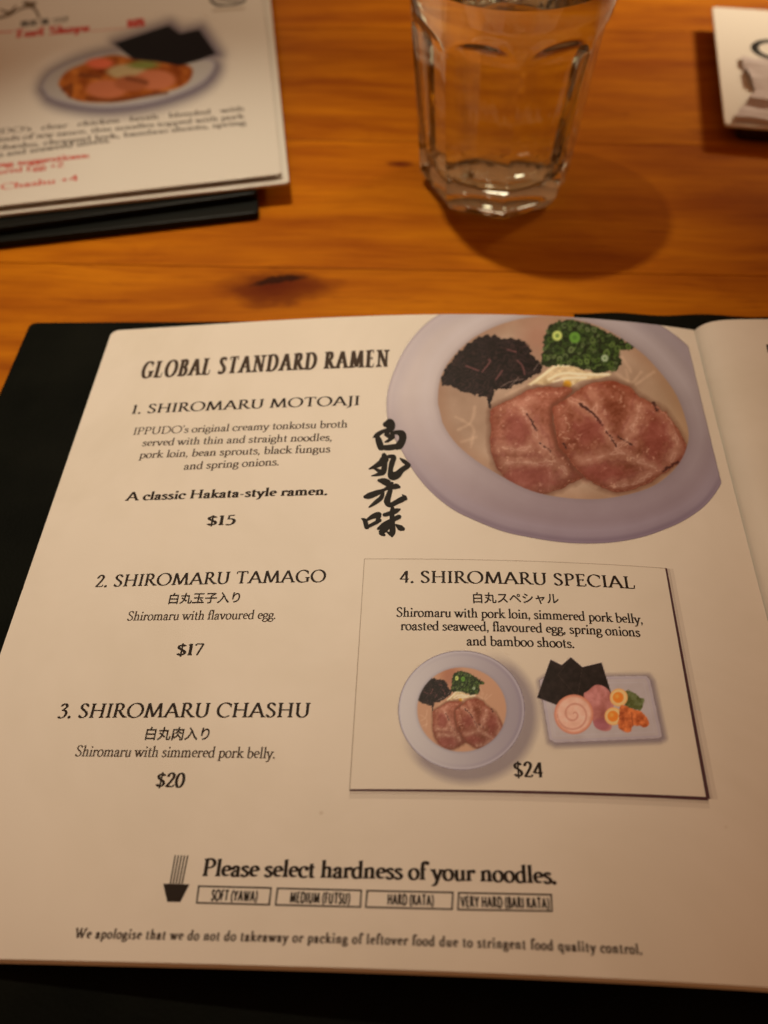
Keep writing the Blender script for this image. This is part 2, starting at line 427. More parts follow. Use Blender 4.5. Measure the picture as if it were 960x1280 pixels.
# (thick half-width, thin half-width, pen angle, serif half-length, serif thickness)
STYLES = {'light': (.064, .034, 16, .13, .040), 'book': (.074, .038, 14, .13, .044), 'caps': (.082, .036, 14, .15, .038),
          'bold': (.094, .048, 12, .14, .055), 'sans': (.160, .105, 0, 0, 0), 'note': (.104, .058, 8, .14, .065),
          'title': (.160, .040, 2, .25, .050)}


def text_geo(s, style, stretch=1.0, letter=0.0):
    """outline pieces of a string as polygons in font units; pieces = [(points, faces)]"""
    ta, tb, ang, sl, st = STYLES[style]
    ca, sa = math.cos(math.radians(ang)), math.sin(math.radians(ang))
    polys, x0 = [], 0.0
    def sweep(pts, a, b_, ox):
        P = [np.array(p, float) for p in pts]
        n = len(P); V = []
        closed = n > 3 and np.linalg.norm(P[0] - P[-1]) < 1e-6
        for i in range(n):
            if closed: t = P[(i + 1) % (n - 1)] - P[(i - 1) % (n - 1)]
            else: t = P[min(i + 1, n - 1)] - P[max(i - 1, 0)]
            t = t / (np.linalg.norm(t) + 1e-9)
            nx, ny = -t[1], t[0]
            u = nx * ca + ny * sa; v = -nx * sa + ny * ca
            d = math.hypot(a * u, b_ * v) + 1e-9
            ex, ey = a * a * u / d, b_ * b_ * v / d
            sx, sy = ex * ca - ey * sa, ex * sa + ey * ca
            V.append((P[i][0] + ox + sx, P[i][1] + sy)); V.append((P[i][0] + ox - sx, P[i][1] - sy))
        polys.append((V, [(2 * i, 2 * i + 1, 2 * i + 3, 2 * i + 2) for i in range(n - 1)]))
    for ch in s:
        adv, strokes, serifs, dots, flags = G[ch]
        for sk in strokes:
            a, b_ = ta, tb
            if sk and isinstance(sk[0], str):
                if sk[0] == 'h' and not sl: continue
                if sk[0] == 'h': a, b_ = tb * 1.15, tb * .9
                elif sk[0] == 'm': a, b_ = ta * (.62 if sl else 1), tb
                elif sk[0] == 'k': a, b_ = ta * .9, tb * .9
                sk = sk[1]
            sweep(sk, a, b_, x0)
        for (x, y, d) in (serifs if sl else ()):
            X = x + x0
            polys.append(([(X - sl, y), (X + sl, y), (X + sl, y + d * st), (X + ta, y + d * st * 2.4),
                           (X - ta, y + d * st * 2.4), (X - sl, y + d * st)], [(0, 1, 2, 5), (5, 2, 3, 4)]))
        for (x, y) in dots:
            r = ta * 1.25
            polys.append(([(x + x0 + r * math.cos(k * math.pi / 4), y + r * math.sin(k * math.pi / 4)) for k in range(8)],
                          [tuple(range(8))]))
        for (x, y) in (flags if sl else ()):
            X = x + x0
            polys.append(([(X - sl * 1.05, y - .075), (X - ta * .5, y - .085), (X + ta, y - .03), (X + ta, y + .01), (X - ta * .3, y - .02)],
                          [(0, 1, 2, 3, 4)]))
        x0 += adv + letter
    return polys, x0


INK_STEP = 2e-7


def lay(polys, frame, zf, off, name, mat, parent, label=None):
    """polygons in a flat frame -> a thin film on the surface zf. frame(u, v) -> X, Y"""
    V, Fc = [], []
    for k, (pts, faces) in enumerate(polys):
        b0 = len(V)
        for (u, v) in pts:
            X, Y = frame(u, v)
            V.append((X, Y, float(zf(X, Y)) + off + k * INK_STEP / SC))
        Fc += [tuple(i + b0 for i in f) for f in faces]
    me = mesh_from(V, Fc, name=name)
    o = link(name, me, mat, parent)
    if label: o['label'] = label
    return o


def line_frame(p0, p1, width, cap, zf, slant=0.0):
    A = np.array(at(*p0, zf)); B = np.array(at(*p1, zf))
    d = B - A; L = np.linalg.norm(d); d = d / L; n = np.array([-d[1], d[0]])
    sx = L / width
    def fr(u, v):
        q = A + d * (u * sx + v * cap * slant) + n * v * cap
        return q[0], q[1]
    return fr, sx / cap


def write(s, p0, p1, cap, style, mat, parent, name, zf=zpage, off=2.2e-4, letter=0.0, slant=0.0):
    polys, w = text_geo(s, style, letter=letter)
    fr, r = line_frame(p0, p1, w - .12, cap, zf, slant)
    o = lay(polys, fr, zf, off, name, mat, parent)
    print('text %-28s stretch %.2f' % (s[:28], r))
    return o


def write_font(s, p0, p1, cap, mat, parent, name, zf=zpage, off=2.2e-4, heavy=0.0):
    """lettering from Blender's own built-in font (sans capitals, Japanese)"""
    cu = bpy.data.curves.new(name, 'FONT'); cu.body = s; cu.size = 1.0; cu.offset = heavy
    cu.resolution_u = 3
    tmp = bpy.data.objects.new(name, cu); scene.collection.objects.link(tmp)
    dg = bpy.context.evaluated_depsgraph_get()
    me0 = bpy.data.meshes.new_from_object(tmp.evaluated_get(dg))
    vs = np.array([v.co[:2] for v in me0.vertices]); fs = [tuple(p.vertices) for p in me0.polygons]
    bpy.data.objects.remove(tmp); bpy.data.meshes.remove(me0)
    x0, y0 = vs.min(0); x1, y1 = vs.max(0)
    fr, r = line_frame(p0, p1, x1 - x0, cap / (y1 - y0), zf)
    print('font %-28s stretch %.2f' % (s, r))
    return lay([([(a - x0, b_ - y0) for a, b_ in vs], fs)], fr, zf, off, name, mat, parent)


def brush(strokes, tf, zf, off, name, mat, parent, fat=1.0):
    """brush strokes: lists of (x, y, half-width) traced in a local frame; tf maps to the photograph"""
    polys = []
    for st in strokes:
        P = spl([(a, b_) for a, b_, _ in st], 5)
        R = [q[0] * fat for q in spl([(r_, 0) for _, _, r_ in st], 5)]
        V = []
        for i in range(len(P)):
            t = np.array(P[min(i + 1, len(P) - 1)]) - np.array(P[max(i - 1, 0)]); t = t / (np.linalg.norm(t) + 1e-9)
            r_ = max(R[i], .5)
            V += [(P[i][0] - t[1] * r_, P[i][1] + t[0] * r_), (P[i][0] + t[1] * r_, P[i][1] - t[0] * r_)]
        polys.append((V, [(2 * i, 2 * i + 1, 2 * i + 3, 2 * i + 2) for i in range(len(P) - 1)]))
        for i, q in ((0, P[0]), (-1, P[-1])):
            r_ = max(R[i], .5) * .98
            polys.append(([(q[0] + r_ * math.cos(k * math.pi / 5), q[1] + r_ * math.sin(k * math.pi / 5)) for k in range(10)], [tuple(range(10))]))
    def fr(u, v):
        X, Y = at(*tf(u, v), zf)
        return float(X), float(Y)
    return lay(polys, fr, zf, off, name, mat, parent)

# ---------------------------------------------------------------- printed pictures (flat print, colours per vertex)
_rng = np.random.RandomState(5)
_LAT = _rng.rand(256, 256)


def vn(x, y, s, seed=0):
    x = x / s + seed * 17.31; y = y / s + seed * 9.77
    xi = np.floor(x).astype(int); yi = np.floor(y).astype(int)
    fx = x - xi; fy = y - yi; fx = fx * fx * (3 - 2 * fx); fy = fy * fy * (3 - 2 * fy)
    g = lambda a, b_: _LAT[a % 256, b_ % 256]
    return (g(xi, yi) * (1 - fx) + g(xi + 1, yi) * fx) * (1 - fy) + (g(xi, yi + 1) * (1 - fx) + g(xi + 1, yi + 1) * fx) * fy


def fbm(x, y, s, seed=0, o=4):
    return sum(vn(x, y, s / 2 ** k, seed + k) * .5 ** k for k in range(o)) / sum(.5 ** k for k in range(o))


def sdf(x, y, poly):
    """signed distance to a polygon, negative inside"""
    d = np.full(x.shape, 1e9); ins = np.zeros(x.shape, bool); n = len(poly)
    for i in range(n):
        ax, ay = poly[i]; bx, by = poly[(i + 1) % n]
        ex, ey = bx - ax, by - ay
        t = np.clip(((x - ax) * ex + (y - ay) * ey) / (ex * ex + ey * ey + 1e-9), 0, 1)
        d = np.minimum(d, (x - ax - t * ex) ** 2 + (y - ay - t * ey) ** 2)
        c = ((ay > y) != (by > y)) & (x < (bx - ax) * (y - ay) / ((by - ay) or 1e-9) + ax)
        ins ^= c
    d = np.sqrt(d)
    return np.where(ins, -d, d)


def seg(x, y, pts):
    d = np.full(x.shape, 1e9)
    for (ax, ay), (bx, by) in zip(pts[:-1], pts[1:]):
        ex, ey = bx - ax, by - ay
        t = np.clip(((x - ax) * ex + (y - ay) * ey) / (ex * ex + ey * ey + 1e-9), 0, 1)
        d = np.minimum(d, (x - ax - t * ex) ** 2 + (y - ay - t * ey) ** 2)
    return np.sqrt(d)


def sm(d, w):                   # 1 inside, 0 outside
    return np.clip(.5 - d / w, 0, 1)


def over(img, m_, col):
    col = np.asarray(col, float)
    if col.ndim == 1: col = col[None, :]
    return img * (1 - m_[:, None]) + col * m_[:, None]


def smooth_poly(pts, n=4):
    P = spl(list(pts[-2:]) + list(pts) + list(pts[:2]), n)
    k = 2 * n
    return P[k:-k]


FUNGUS = smooth_poly([(-55, 285), (-48, 235), (-10, 185), (50, 125), (120, 92), (200, 105), (270, 122), (300, 160), (330, 200), (340, 240),
                      (290, 270), (250, 290), (190, 310), (150, 325), (137, 385), (118, 345), (60, 330), (0, 305)])
ONION = smooth_poly([(355, 100), (370, 52), (430, 35), (500, 38), (560, 58), (620, 88), (660, 110), (712, 135), (700, 150), (655, 152), (660, 210),
                     (620, 237), (560, 240), (500, 226), (450, 215), (400, 212), (352, 215), (340, 180)])
SPROUT = smooth_poly([(285, 292), (340, 250), (400, 208), (460, 210), (520, 238), (622, 248), (560, 268), (500, 275), (450, 300), (415, 262), (370, 292), (325, 290)])
PORK_A = smooth_poly([(140, 400), (170, 370), (240, 340), (320, 305), (420, 300), (465, 310), (440, 345), (392, 380), (385, 430), (405, 500), (430, 560),
                      (480, 630), (515, 660), (460, 685), (400, 715), (330, 732), (260, 710), (190, 660), (150, 600), (136, 500)])
PORK_B = smooth_poly([(385, 390), (420, 360), (470, 325), (540, 287), (620, 275), (690, 300), (740, 340), (810, 380), (870, 440), (920, 530), (912, 590),
                      (860, 625), (780, 680), (700, 712), (640, 717), (560, 690), (500, 645), (450, 590), (410, 530), (390, 450)])


def food(tx, ty, img, soft=4.0):
    """toppings of the ramen picture over img (display colours)"""
    N = lambda s, k, o=4: fbm(tx, ty, s, k, o)
    def put(img, d, col, w=soft): return over(img, sm(d, w), col)
    # noodles glimpsed in the broth
    for k, P in enumerate([[(10, 470), (60, 440), (75, 380)], [(0, 420), (40, 440), (70, 470), (60, 540)], [(20, 520), (80, 500)],
                           [(640, 245), (700, 280), (740, 240)], [(680, 230), (690, 275)], [(720, 290), (790, 240)], [(665, 180), (700, 240)],
                           [(480, 665), (560, 700)], [(270, 300), (200, 330)]]):
        img = over(img, sm(seg(tx, ty, spl(P)) + (N(20, 61) - .5) * 10 - 4, 12) * .38, (206, 160, 122))
    img = over(img, sm(np.hypot(tx - 330, ty - 100) - 70, 90) * .55, (150, 92, 66))
    # black fungus
    w = N(16, 11, 3); d = sdf(tx, ty, FUNGUS) + (w - .5) * 26
    str_ = np.abs(np.sin((tx * .55 + ty * .8 + N(60, 3) * 260) / 9))
    col = np.array([22, 12, 9])[None] + (str_ ** 10)[:, None] * np.array([30, 18, 15]) + ((N(30, 5) - .5) * 22)[:, None] * np.array([1, .8, .8])
    img = put(img, d, col)
    for P in [[(105, 240), (135, 200), (130, 190)], [(160, 270), (185, 235)], [(245, 195), (265, 215), (275, 250)], [(40, 215), (90, 235)], [(205, 150), (240, 160)]]:
        img = over(img, sm(seg(tx, ty, spl(P)) - 3, 5) * .8, (120, 66, 58))
    for P in [[(180, 300), (215, 280), (270, 268)], [(310, 235), (330, 205)], [(250, 262), (215, 300)]]:
        img = over(img, sm(seg(tx, ty, spl(P)) - 1, 4) * .7, (190, 150, 125))
    # sprouts
    d = sdf(tx, ty, SPROUT)
    img = put(img, d, np.array([196, 158, 110])[None] + ((N(14, 21) - .5) * 60)[:, None] * np.array([1, 1, .9]))
    for P in [[(300, 290), (350, 252), (400, 218), (450, 215)], [(370, 270), (430, 245), (520, 250), (610, 250)], [(390, 280), (440, 265), (520, 262)]]:
        img = over(img, sm(seg(tx, ty, spl(P)) - 5, 6) * .8, (226, 196, 150))
    img = over(img, sm(np.hypot(tx - 445, (ty - 290)) - 16, 10), (196, 128, 24))
    # spring onions: many small rings
    rs = np.random.RandomState(8)
    d = sdf(tx, ty, ONION) + (N(12, 31, 3) - .5) * 22
    img = put(img, d, np.array([28, 34, 10])[None] + ((N(15, 33) - .5) * 50)[:, None] * np.array([.8, 1, .5]))
    k = 0
    while k < 190:
        cx, cy = rs.uniform(345, 690), rs.uniform(40, 235)
        if sdf(np.array([cx]), np.array([cy]), ONION)[0] > -5: continue
        k += 1
        r = rs.uniform(7, 15); q = rs.uniform(.3, 1); a = rs.uniform(0, 3.14)
        near = (np.abs(tx - cx) < 24) & (np.abs(ty - cy) < 24)
        if not near.any(): continue
        ux = (tx[near] - cx) * math.cos(a) + (ty[near] - cy) * math.sin(a); uy = (-(tx[near] - cx) * math.sin(a) + (ty[near] - cy) * math.cos(a)) / q
        rr = np.hypot(ux, uy)
        c = np.array([(48, 62, 18), (66, 80, 24), (92, 104, 42), (34, 46, 12), (104, 108, 58)][rs.randint(5)], float)
        m1 = sm(rr - r, 4)
        sub = over(img[near], m1 * rs.uniform(.5, .95), c)
        sub = over(sub, sm(rr - r * .5, 3) * .85, c * .45)
        img[near] = sub
    for cx, cy, r, c in [(405, 95, 20, (178, 172, 84)), (475, 102, 22, (88, 120, 36)), (595, 185, 14, (150, 150, 110))]:
        rr = np.hypot(tx - cx, ty - cy)
        img = over(img, sm(rr - r, 6), c); img = over(img, sm(rr - r * .4, 5) * .6, (60, 84, 26))
    # pork slices: lean muscles parted by pale seams, browned outside
    A_ = [[(225, 350), (262, 385), (300, 450), (335, 520), (385, 580), (440, 640)], [(140, 545), (190, 540), (230, 552), (300, 540)],
          [(180, 605), (250, 602), (350, 606), (378, 600)], [(360, 600), (372, 650), (368, 715)], [(150, 385), (220, 365), (290, 345)]]
    B_ = [[(440, 345), (500, 368), (560, 415), (605, 480), (640, 545), (700, 580), (800, 625)], [(480, 602), (560, 585), (640, 562)],
          [(640, 545), (690, 500), (720, 430), (745, 350)], [(745, 350), (830, 400), (870, 460), (885, 540), (860, 600)], [(540, 300), (560, 350), (555, 410)],
          [(620, 700), (700, 690), (800, 640), (860, 612)]]
    for poly, cx, cy, kk, seams in ((PORK_A, 290, 520, 41, A_), (PORK_B, 640, 490, 57, B_)):
        d = sdf(tx, ty, poly) + (N(30, kk, 4) - .5) * 16
        img = over(img, sm(d - 10, 24) * .6, (84, 44, 26))
        a = N(90, kk + 1, 3); b_ = N(22, kk + 2, 4); c_ = N(8, kk + 9, 2)
        fib = np.sin((tx * .30 + ty * .95) / 5.5 + N(60, kk + 5, 3) * 24)
        lean = np.array([146, 77, 52])[None] + (fib * 5)[:, None] * np.array([1, .9, .8]) + ((a - .5) * 78)[:, None] * np.array([1, .85, .8]) \
            + ((b_ - .5) * 52)[:, None] * np.array([1, .9, .85]) + ((c_ - .5) * 20)[:, None]
        ds = np.full(tx.shape, 1e9)
        for P in seams: ds = np.minimum(ds, seg(tx, ty, spl(P)))
        ds = ds + (N(24, kk + 4, 4) - .5) * 34
        pale = np.clip(1 - ds / 52, 0, 1) ** 1.3
        lean = over(lean, pale * .66, (190, 126, 96))
        rim = np.clip(1 + (d + (b_ - .5) * 26) / 34, 0, 1)
        lean = over(lean, rim ** 1.5 * .75, (118, 46, 24))
        lean = over(lean, np.clip(1 - np.abs(ds - 30) / 12, 0, 1) * .30 * (b_ > .45), (112, 42, 32))
        lean = over(lean, sm(np.abs(ds) - 2, 5) * .55, (212, 152, 122))
        light = np.clip((300 - (ty - cy) - (tx - cx) * .3) / 600, 0, 1)
        lean = lean * (.74 + .28 * light)[:, None]
        img = put(img, d, lean)
        img = over(img, sm(np.abs(d + 4) - 1, 3) * .35 * (c_ > .45), (196, 126, 92))
    for P, w in [([(495, 368), (545, 405), (585, 450)], 5), ([(600, 475), (640, 535)], 4), ([(650, 500), (700, 530)], 4), ([(285, 408), (320, 470)], 5),
                 ([(335, 525), (385, 560)], 3), ([(785, 360), (810, 400)], 5), ([(830, 635), (885, 600)], 6), ([(430, 530), (440, 545)], 4)]:
        dd = seg(tx, ty, spl(P)) + (N(8, 77, 3) - .5) * 16
        img = over(img, sm(dd - w + 1, 5) * .85, (52, 20, 14))
    for cx, cy, rx, ry in ((800, 510, 50, 84), (300, 660, 100, 44), (520, 480, 66, 56), (240, 470, 50, 60), (600, 640, 90, 36)):
        img = over(img, sm((np.hypot((tx - cx) / rx, (ty - cy) / ry) - 1) * 60 + (N(26, 80, 4) - .5) * 70, 46) * .5, (116, 44, 34))
    on = (sdf(tx, ty, PORK_A) < -8) | (sdf(tx, ty, PORK_B) < -8)
    g1 = np.clip((N(13, 91, 3) - .66) * 9, 0, 1) * np.clip((N(80, 92) - .42) * 6, 0, 1)
    img = over(img, g1 * on * .38, (214, 162, 128))
    return img


def to_albedo(img, ref):
    f = lambda c: np.where(c > 10, ((np.clip(c, 0, 255) / 255 + .055) / 1.055) ** 2.4, np.clip(c, 0, 255) / 255 / 12.92)
    return np.clip(f(img) / f(np.asarray(ref, float)) * np.array([.79, .755, .69]), .003, .95)


def picture(name, X0, X1, Y0, Y1, step, painter, zf, off, mat, parent, label=None):
    nx = int((X1 - X0) / step) + 1; ny = int((Y1 - Y0) / step) + 1
    gx, gy = np.meshgrid(np.linspace(X0, X1, nx), np.linspace(Y0, Y1, ny))
    X = gx.ravel(); Y = gy.ravel(); Z = zf(X, Y)
    px, py = proj(X, Y, Z)
    col, alpha = painter(px, py, X, Y)
    idx = np.arange(nx * ny).reshape(ny, nx)
    F = np.stack([idx[:-1, :-1], idx[:-1, 1:], idx[1:, 1:], idx[1:, :-1]], -1).reshape(-1, 4)
    F = F[alpha[F].max(1) > .004]
    used = np.unique(F); re = np.full(nx * ny, -1); re[used] = np.arange(len(used)); F = re[F]
    co = np.stack([X, Y, Z + off], -1)[used] * SC
    me = bpy.data.meshes.new(name)
    me.vertices.add(len(used)); me.vertices.foreach_set('co', co.ravel())
    me.loops.add(F.size); me.loops.foreach_set('vertex_index', F.ravel())
    me.polygons.add(len(F)); me.polygons.foreach_set('loop_start', np.arange(0, F.size, 4)); me.polygons.foreach_set('loop_total', np.full(len(F), 4))
    me.update(); me.validate()
    ca = me.color_attributes.new('Col', 'FLOAT_COLOR', 'POINT')
    ca.data.foreach_set('color', np.concatenate([col, alpha[:, None]], 1)[used].ravel())
    me.polygons.foreach_set('use_smooth', [True] * len(me.polygons))
    o = link(name, me, mat, parent)
    if label: o['label'] = label
    return o


RIM = smooth_poly([(553.7, 391), (530, 407), (510, 430), (495, 458), (484.5, 490), (484, 520), (491, 543), (501.7, 562), (518, 590), (538, 614), (565, 636),
                   (595, 651), (630, 664.5), (668, 672.7), (700, 677.5), (731, 679.3), (765, 678), (800, 672), (830, 662), (856, 650), (880, 633), (897, 612),
                   (906, 590), (905, 560), (902, 520), (893, 480), (871, 445), (850, 424), (829, 409), (806, 398), (780, 380), (700, 370), (600, 370)])
BROTH = smooth_poly([(547.5, 505), (549, 480), (555, 462), (566, 446), (582, 430), (600.6, 417), (630, 404), (668, 396), (710, 398), (752, 409), (793, 434),
                     (819, 458), (845.6, 494), (860, 536), (858, 560), (846, 583), (824, 603), (800, 614), (765, 622), (731, 624), (690, 620),
                     (655, 610), (616, 589), (590, 572), (568, 552), (553, 528)])


def paint_bowl(px, py, X, Y):
    dr = sdf(px, py, RIM); db = sdf(px, py, BROTH)
    u = np.clip((px - 485) / 420, 0, 1); v = np.clip((py - 395) / 285, 0, 1)
    img = np.array([190, 163, 144])[None] * (1 - u)[:, None] + np.array([130, 106, 98])[None] * u[:, None]
    img = over(img, np.clip(v * 1.5 - .5, 0, 1) * .7, (112, 84, 86))
    img = over(img, np.clip(1 - np.abs(dr + 8) / 14, 0, 1) * .16, (134, 116, 122))
    img = over(img, sm(np.abs(dr + 1.5) - .6, 1.5) * .40, (124, 98, 106))
    img = over(img, sm(db - 3, 7) * .30, (112, 90, 84))
    img += ((fbm(px, py, 40, 3) - .5) * 10)[:, None]
    # glaze: the well of the bowl darker under the far lip, a soft light along the near one
    img = over(img, np.clip(1 - np.abs(db - 16) / 14, 0, 1) * .22 * (1 - v), (206, 184, 170))
    img = over(img, np.clip(1 - np.abs(dr + 16) / 12, 0, 1) * .25 * np.clip((py - 560) / 90, 0, 1), (158, 134, 134))
    img = over(img, np.clip(1 - np.abs(dr + 4) / 5, 0, 1) * .35 * np.clip((py - 560) / 60, 0, 1), (92, 70, 78))
    tx = (px - 570) * 3.2; ty = (py - 390) * 3.2
    br = np.array([160, 121, 92])[None] + ((fbm(px, py, 44, 9, 5) - .5) * 46)[:, None] * np.array([1, .9, .8])
    br = over(br, np.clip(1 + db / 16, 0, 1) * .35, (134, 84, 54))
    br = over(br, np.clip((px - 780) / 90, 0, 1) * .45, (140, 100, 62))
    br = food(tx, ty, br, 4)
    img = over(img, sm(db, 1.6), br)
    a = sm(dr, 1.8)
    cut = sm(X - .4365 - (fbm(X * 300, Y * 300, 6, 2) - .5) * .001, .002)
    ref = np.array([210, 181, 147])[None] * (1 - u)[:, None] + np.array([186, 155, 125])[None] * u[:, None]
    return to_albedo(img, ref), a * cut


def paint_small_bowl(px, py, X, Y):
    ex = np.hypot((px - 577) / 79.0, (py - 888) / 74.5); r = (ex - 1) * 76
    u = np.clip((px - 498) / 158, 0, 1)
    img = np.array([180, 157, 140])[None] * (1 - u)[:, None] + np.array([138, 115, 110])[None] * u[:, None]
    img = over(img, sm(np.abs(r + 1.2) - .4, 1.4) * .5 * (1 - u), (128, 108, 122))
    img = over(img, sm(np.abs(r + 2.0) - .5, 1.8) * .5 * u, (204, 180, 168))
    img = over(img, sm(np.abs(r + 5) - 1.5, 3) * .25 * u, (104, 84, 98))
    zx = (px - 490) * 5.333; zy = (py - 800) * 5.333
    d = (np.hypot((zx - 465) / 297, (zy - 464) / 281) - 1) * 54
    tx = (zx - 420) * 1.672 + 385; ty = (zy - 390) * 1.333 + 275
    br = np.array([172, 118, 84])[None] + np.zeros((len(px), 1))
    br = over(br, sm(np.hypot(tx - 330, ty - 60) - 100, 120) * .7, (150, 82, 52))
    br = food(tx, ty, br, 9)
    img = over(img, sm(d - 2, 4) * .3, (110, 96, 100))
    img = over(img, sm(d, 1.6), br)
    a = sm(r, 1.5)
    sh = (np.hypot((px - 585) / 80, (py - 895) / 77) - 1) * 78
    img = over(img, (1 - a), (96, 74, 88))
    al = np.maximum(a, np.clip(.40 - sh / 13 * .40, 0, .40) * np.clip((px + py - 1420) / 60, 0, 1))
    return to_albedo(img, (192, 160, 128)), al


def paint_plate(px, py, X, Y):
    x = (px - 660) * 5.333; y = (py - 810) * 5.333
    plate = [(75, 215), (110, 192), (500, 188), (790, 184), (815, 215), (895, 590), (870, 604), (180, 632), (140, 610)]
    dp = sdf(x, y, plate)
    img = np.array([158, 132, 118])[None] + ((fbm(x, y, 90, 4) - .5) * 16)[:, None]
    img = over(img, sm(np.abs(dp + 14) - 4, 10) * .4, (132, 108, 116))
    img = over(img, sm(np.abs(dp + 45) - 2, 8) * .25, (182, 160, 152))
    al = np.maximum(sm(dp, 7), np.clip(.5 - (sdf(x - 8, y - 10, plate)) / 40 * .5, 0, .5) * (y > 150))
    img = over(img, 1 - sm(dp, 7), (100, 76, 84))
    nori = [(150, 78), (225, 115), (285, 62), (362, 128), (490, 98), (545, 270), (560, 330), (300, 360), (190, 380), (60, 330)]
    dn = sdf(x, y, nori)
    col = np.array([27, 15, 10])[None] + ((fbm(x, y, 30, 5) - .5) * 26)[:, None] * np.array([1, .8, .7])
    img = over(img, sm(dn, 5), col); al = np.maximum(al, sm(dn, 5))
    img = over(img, sm(np.abs(sdf(x, y, [(285, 62), (362, 128), (330, 330), (200, 180)])) - 1.5, 4) * .4 * sm(dn, 5), (84, 60, 48))
    meat = smooth_poly([(370, 320), (400, 285), (455, 245), (520, 265), (560, 320), (570, 400), (540, 470), (560, 530), (520, 555), (450, 530), (420, 450)])
    dm = sdf(x, y, meat)
    img = over(img, sm(dm, 6), np.array([158, 88, 74])[None] + ((fbm(x, y, 50, 6) - .5) * 70)[:, None] * np.array([1, .9, .9]))
    img = over(img, sm(np.hypot((x - 490) / 60, (y - 510) / 40) * 40 - 40, 20) * .6 * sm(dm, 6), (132, 62, 66))
    greens = smooth_poly([(640, 300), (690, 290), (740, 330), (775, 350), (750, 415), (690, 410), (650, 380)])
    img = over(img, sm(sdf(x, y, greens) + (fbm(x, y, 20, 2) - .5) * 30, 8), np.array([82, 78, 38])[None] + ((fbm(x, y, 18, 8) - .5) * 60)[:, None])
    for cx, cy in ((605, 330), (570, 455)):
        rr = np.hypot(x - cx, y - cy)
        img = over(img, sm(rr - 60, 6), (200, 132, 72)); img = over(img, sm(rr - 52, 8), (216, 150, 90))
        img = over(img, sm(np.hypot(x - cx + 4, y - cy) - 36, 8), (222, 100, 28)); img = over(img, sm(np.hypot(x - cx + 12, y - cy + 8) - 14, 14) * .6, (240, 140, 60))
    bam = smooth_poly([(610, 400), (650, 385), (700, 410), (760, 430), (805, 490), (790, 525), (740, 520), (700, 515), (680, 560), (640, 560), (600, 520)])
    img = over(img, sm(sdf(x, y, bam) + (fbm(x, y, 24, 3) - .5) * 16, 6), np.array([170, 78, 34])[None] + ((fbm(x, y, 26, 9) - .5) * 110)[:, None] * np.array([1, .7, .4]))
    img = over(img, sm(seg(x, y, [(690, 430), (700, 520)]) - 3, 6) * .6, (98, 36, 16))
    cx, cy = 305, 442
    rr = np.hypot((x - cx) / 130, (y - cy) / 132)
    ang = np.arctan2(y - cy, x - cx)
    base = np.array([196, 138, 108])[None] + ((fbm(x, y, 40, 12) - .5) * 30)[:, None]
    base = over(base, np.clip((rr - .82) * 6, 0, 1), (176, 96, 66))
    spiral = np.abs(((rr * 2.2 - ang / 6.283 + .1) % 1) - .5)
    base = over(base, sm(spiral * 130 - 9 - 8 * fbm(x, y, 40, 1), 14) * .55 * (rr < .85), (158, 88, 66))
    img = over(img, sm((rr - 1) * 130, 6), base)
    al = np.maximum(al, sm((rr - 1) * 130, 6))
    return to_albedo(img, (182, 150, 119)), al


def paint_side(px, py, X, Y):
    x = px * 2.4; y = py * 2.4
    out = smooth_poly([(122, 262), (150, 215), (230, 175), (330, 150), (430, 150), (560, 170), (640, 180), (640, 215), (600, 255), (520, 290), (420, 315), (300, 325), (200, 312), (140, 290)])
    d = sdf(x, y, out)
    img = np.array([150, 132, 112])[None] + np.zeros((len(x), 1))
    img = over(img, sm(np.abs(d + 6) - 2, 8) * .5, (108, 92, 96))
    inn = smooth_poly([(175, 255), (200, 215), (270, 185), (340, 165), (420, 180), (560, 195), (575, 230), (540, 262), (450, 285), (360, 305), (250, 305), (200, 285)])
    di = sdf(x, y, inn)
    img = over(img, sm(di, 8), np.array([136, 64, 16])[None] + ((fbm(x, y, 30, 5) - .5) * 110)[:, None] * np.array([1, .8, .4]))
    for cx, cy, rx, ry, c in ((380, 215, 60, 22, (156, 124, 78)), (320, 268, 62, 28, (160, 84, 48)), (465, 240, 62, 30, (162, 86, 50)), (395, 250, 50, 24, (140, 70, 36)),
                              (430, 195, 45, 12, (104, 100, 40)), (300, 190, 40, 16, (190, 84, 50))):
        img = over(img, sm((np.hypot((x - cx) / rx, (y - cy) / ry) - 1) * ry, 8), c)
    for P in ([(190, 270), (215, 255), (210, 290)], [(260, 295), (330, 302), (420, 290), (500, 278)], [(240, 225), (300, 232)], [(380, 235), (440, 248)]):
        img = over(img, sm(seg(x, y, P) - 5, 8) * .7, (82, 34, 12))
    nori = [(340, 130), (505, 75), (540, 100), (598, 87), (650, 162), (600, 180), (540, 197), (470, 185), (400, 178)]
    dn = sdf(x, y, nori)
    halo = np.minimum(sdf(x - 4, y - 8, out), sdf(x - 6, y, nori))
    body = np.maximum(sm(d, 7), sm(dn, 5))
    img = over(img, sm(dn, 6), (13, 6, 6))
    al = np.maximum(body, np.clip(1 - halo / 46, 0, 1) ** 1.8 * .6)
    img = over(img, 1 - body, (84, 66, 76))
    return to_albedo(img, (205, 178, 145)), al

# ---------------------------------------------------------------- the table: boards laid side by side
kx, ky = at(345, 360, const(ZT))
k2x, k2y = at(640, 30, const(ZT))
k3x, k3y = at(500, 205, const(ZT))
KNOTS = [(float(kx) * SC, float(ky) * SC, .015), (float(k3x) * SC, float(k3y) * SC, .0045)]
WOOD = wood_material()
PAPER = paper_material()
COVER = cover_material()
PRINT = print_material()
INK = ink_material('brown_black_ink', (.022, .014, .010))
INKB = ink_material('black_ink', (.012, .009, .007))
INKS = ink_material('soft_brown_ink', (.055, .036, .025))


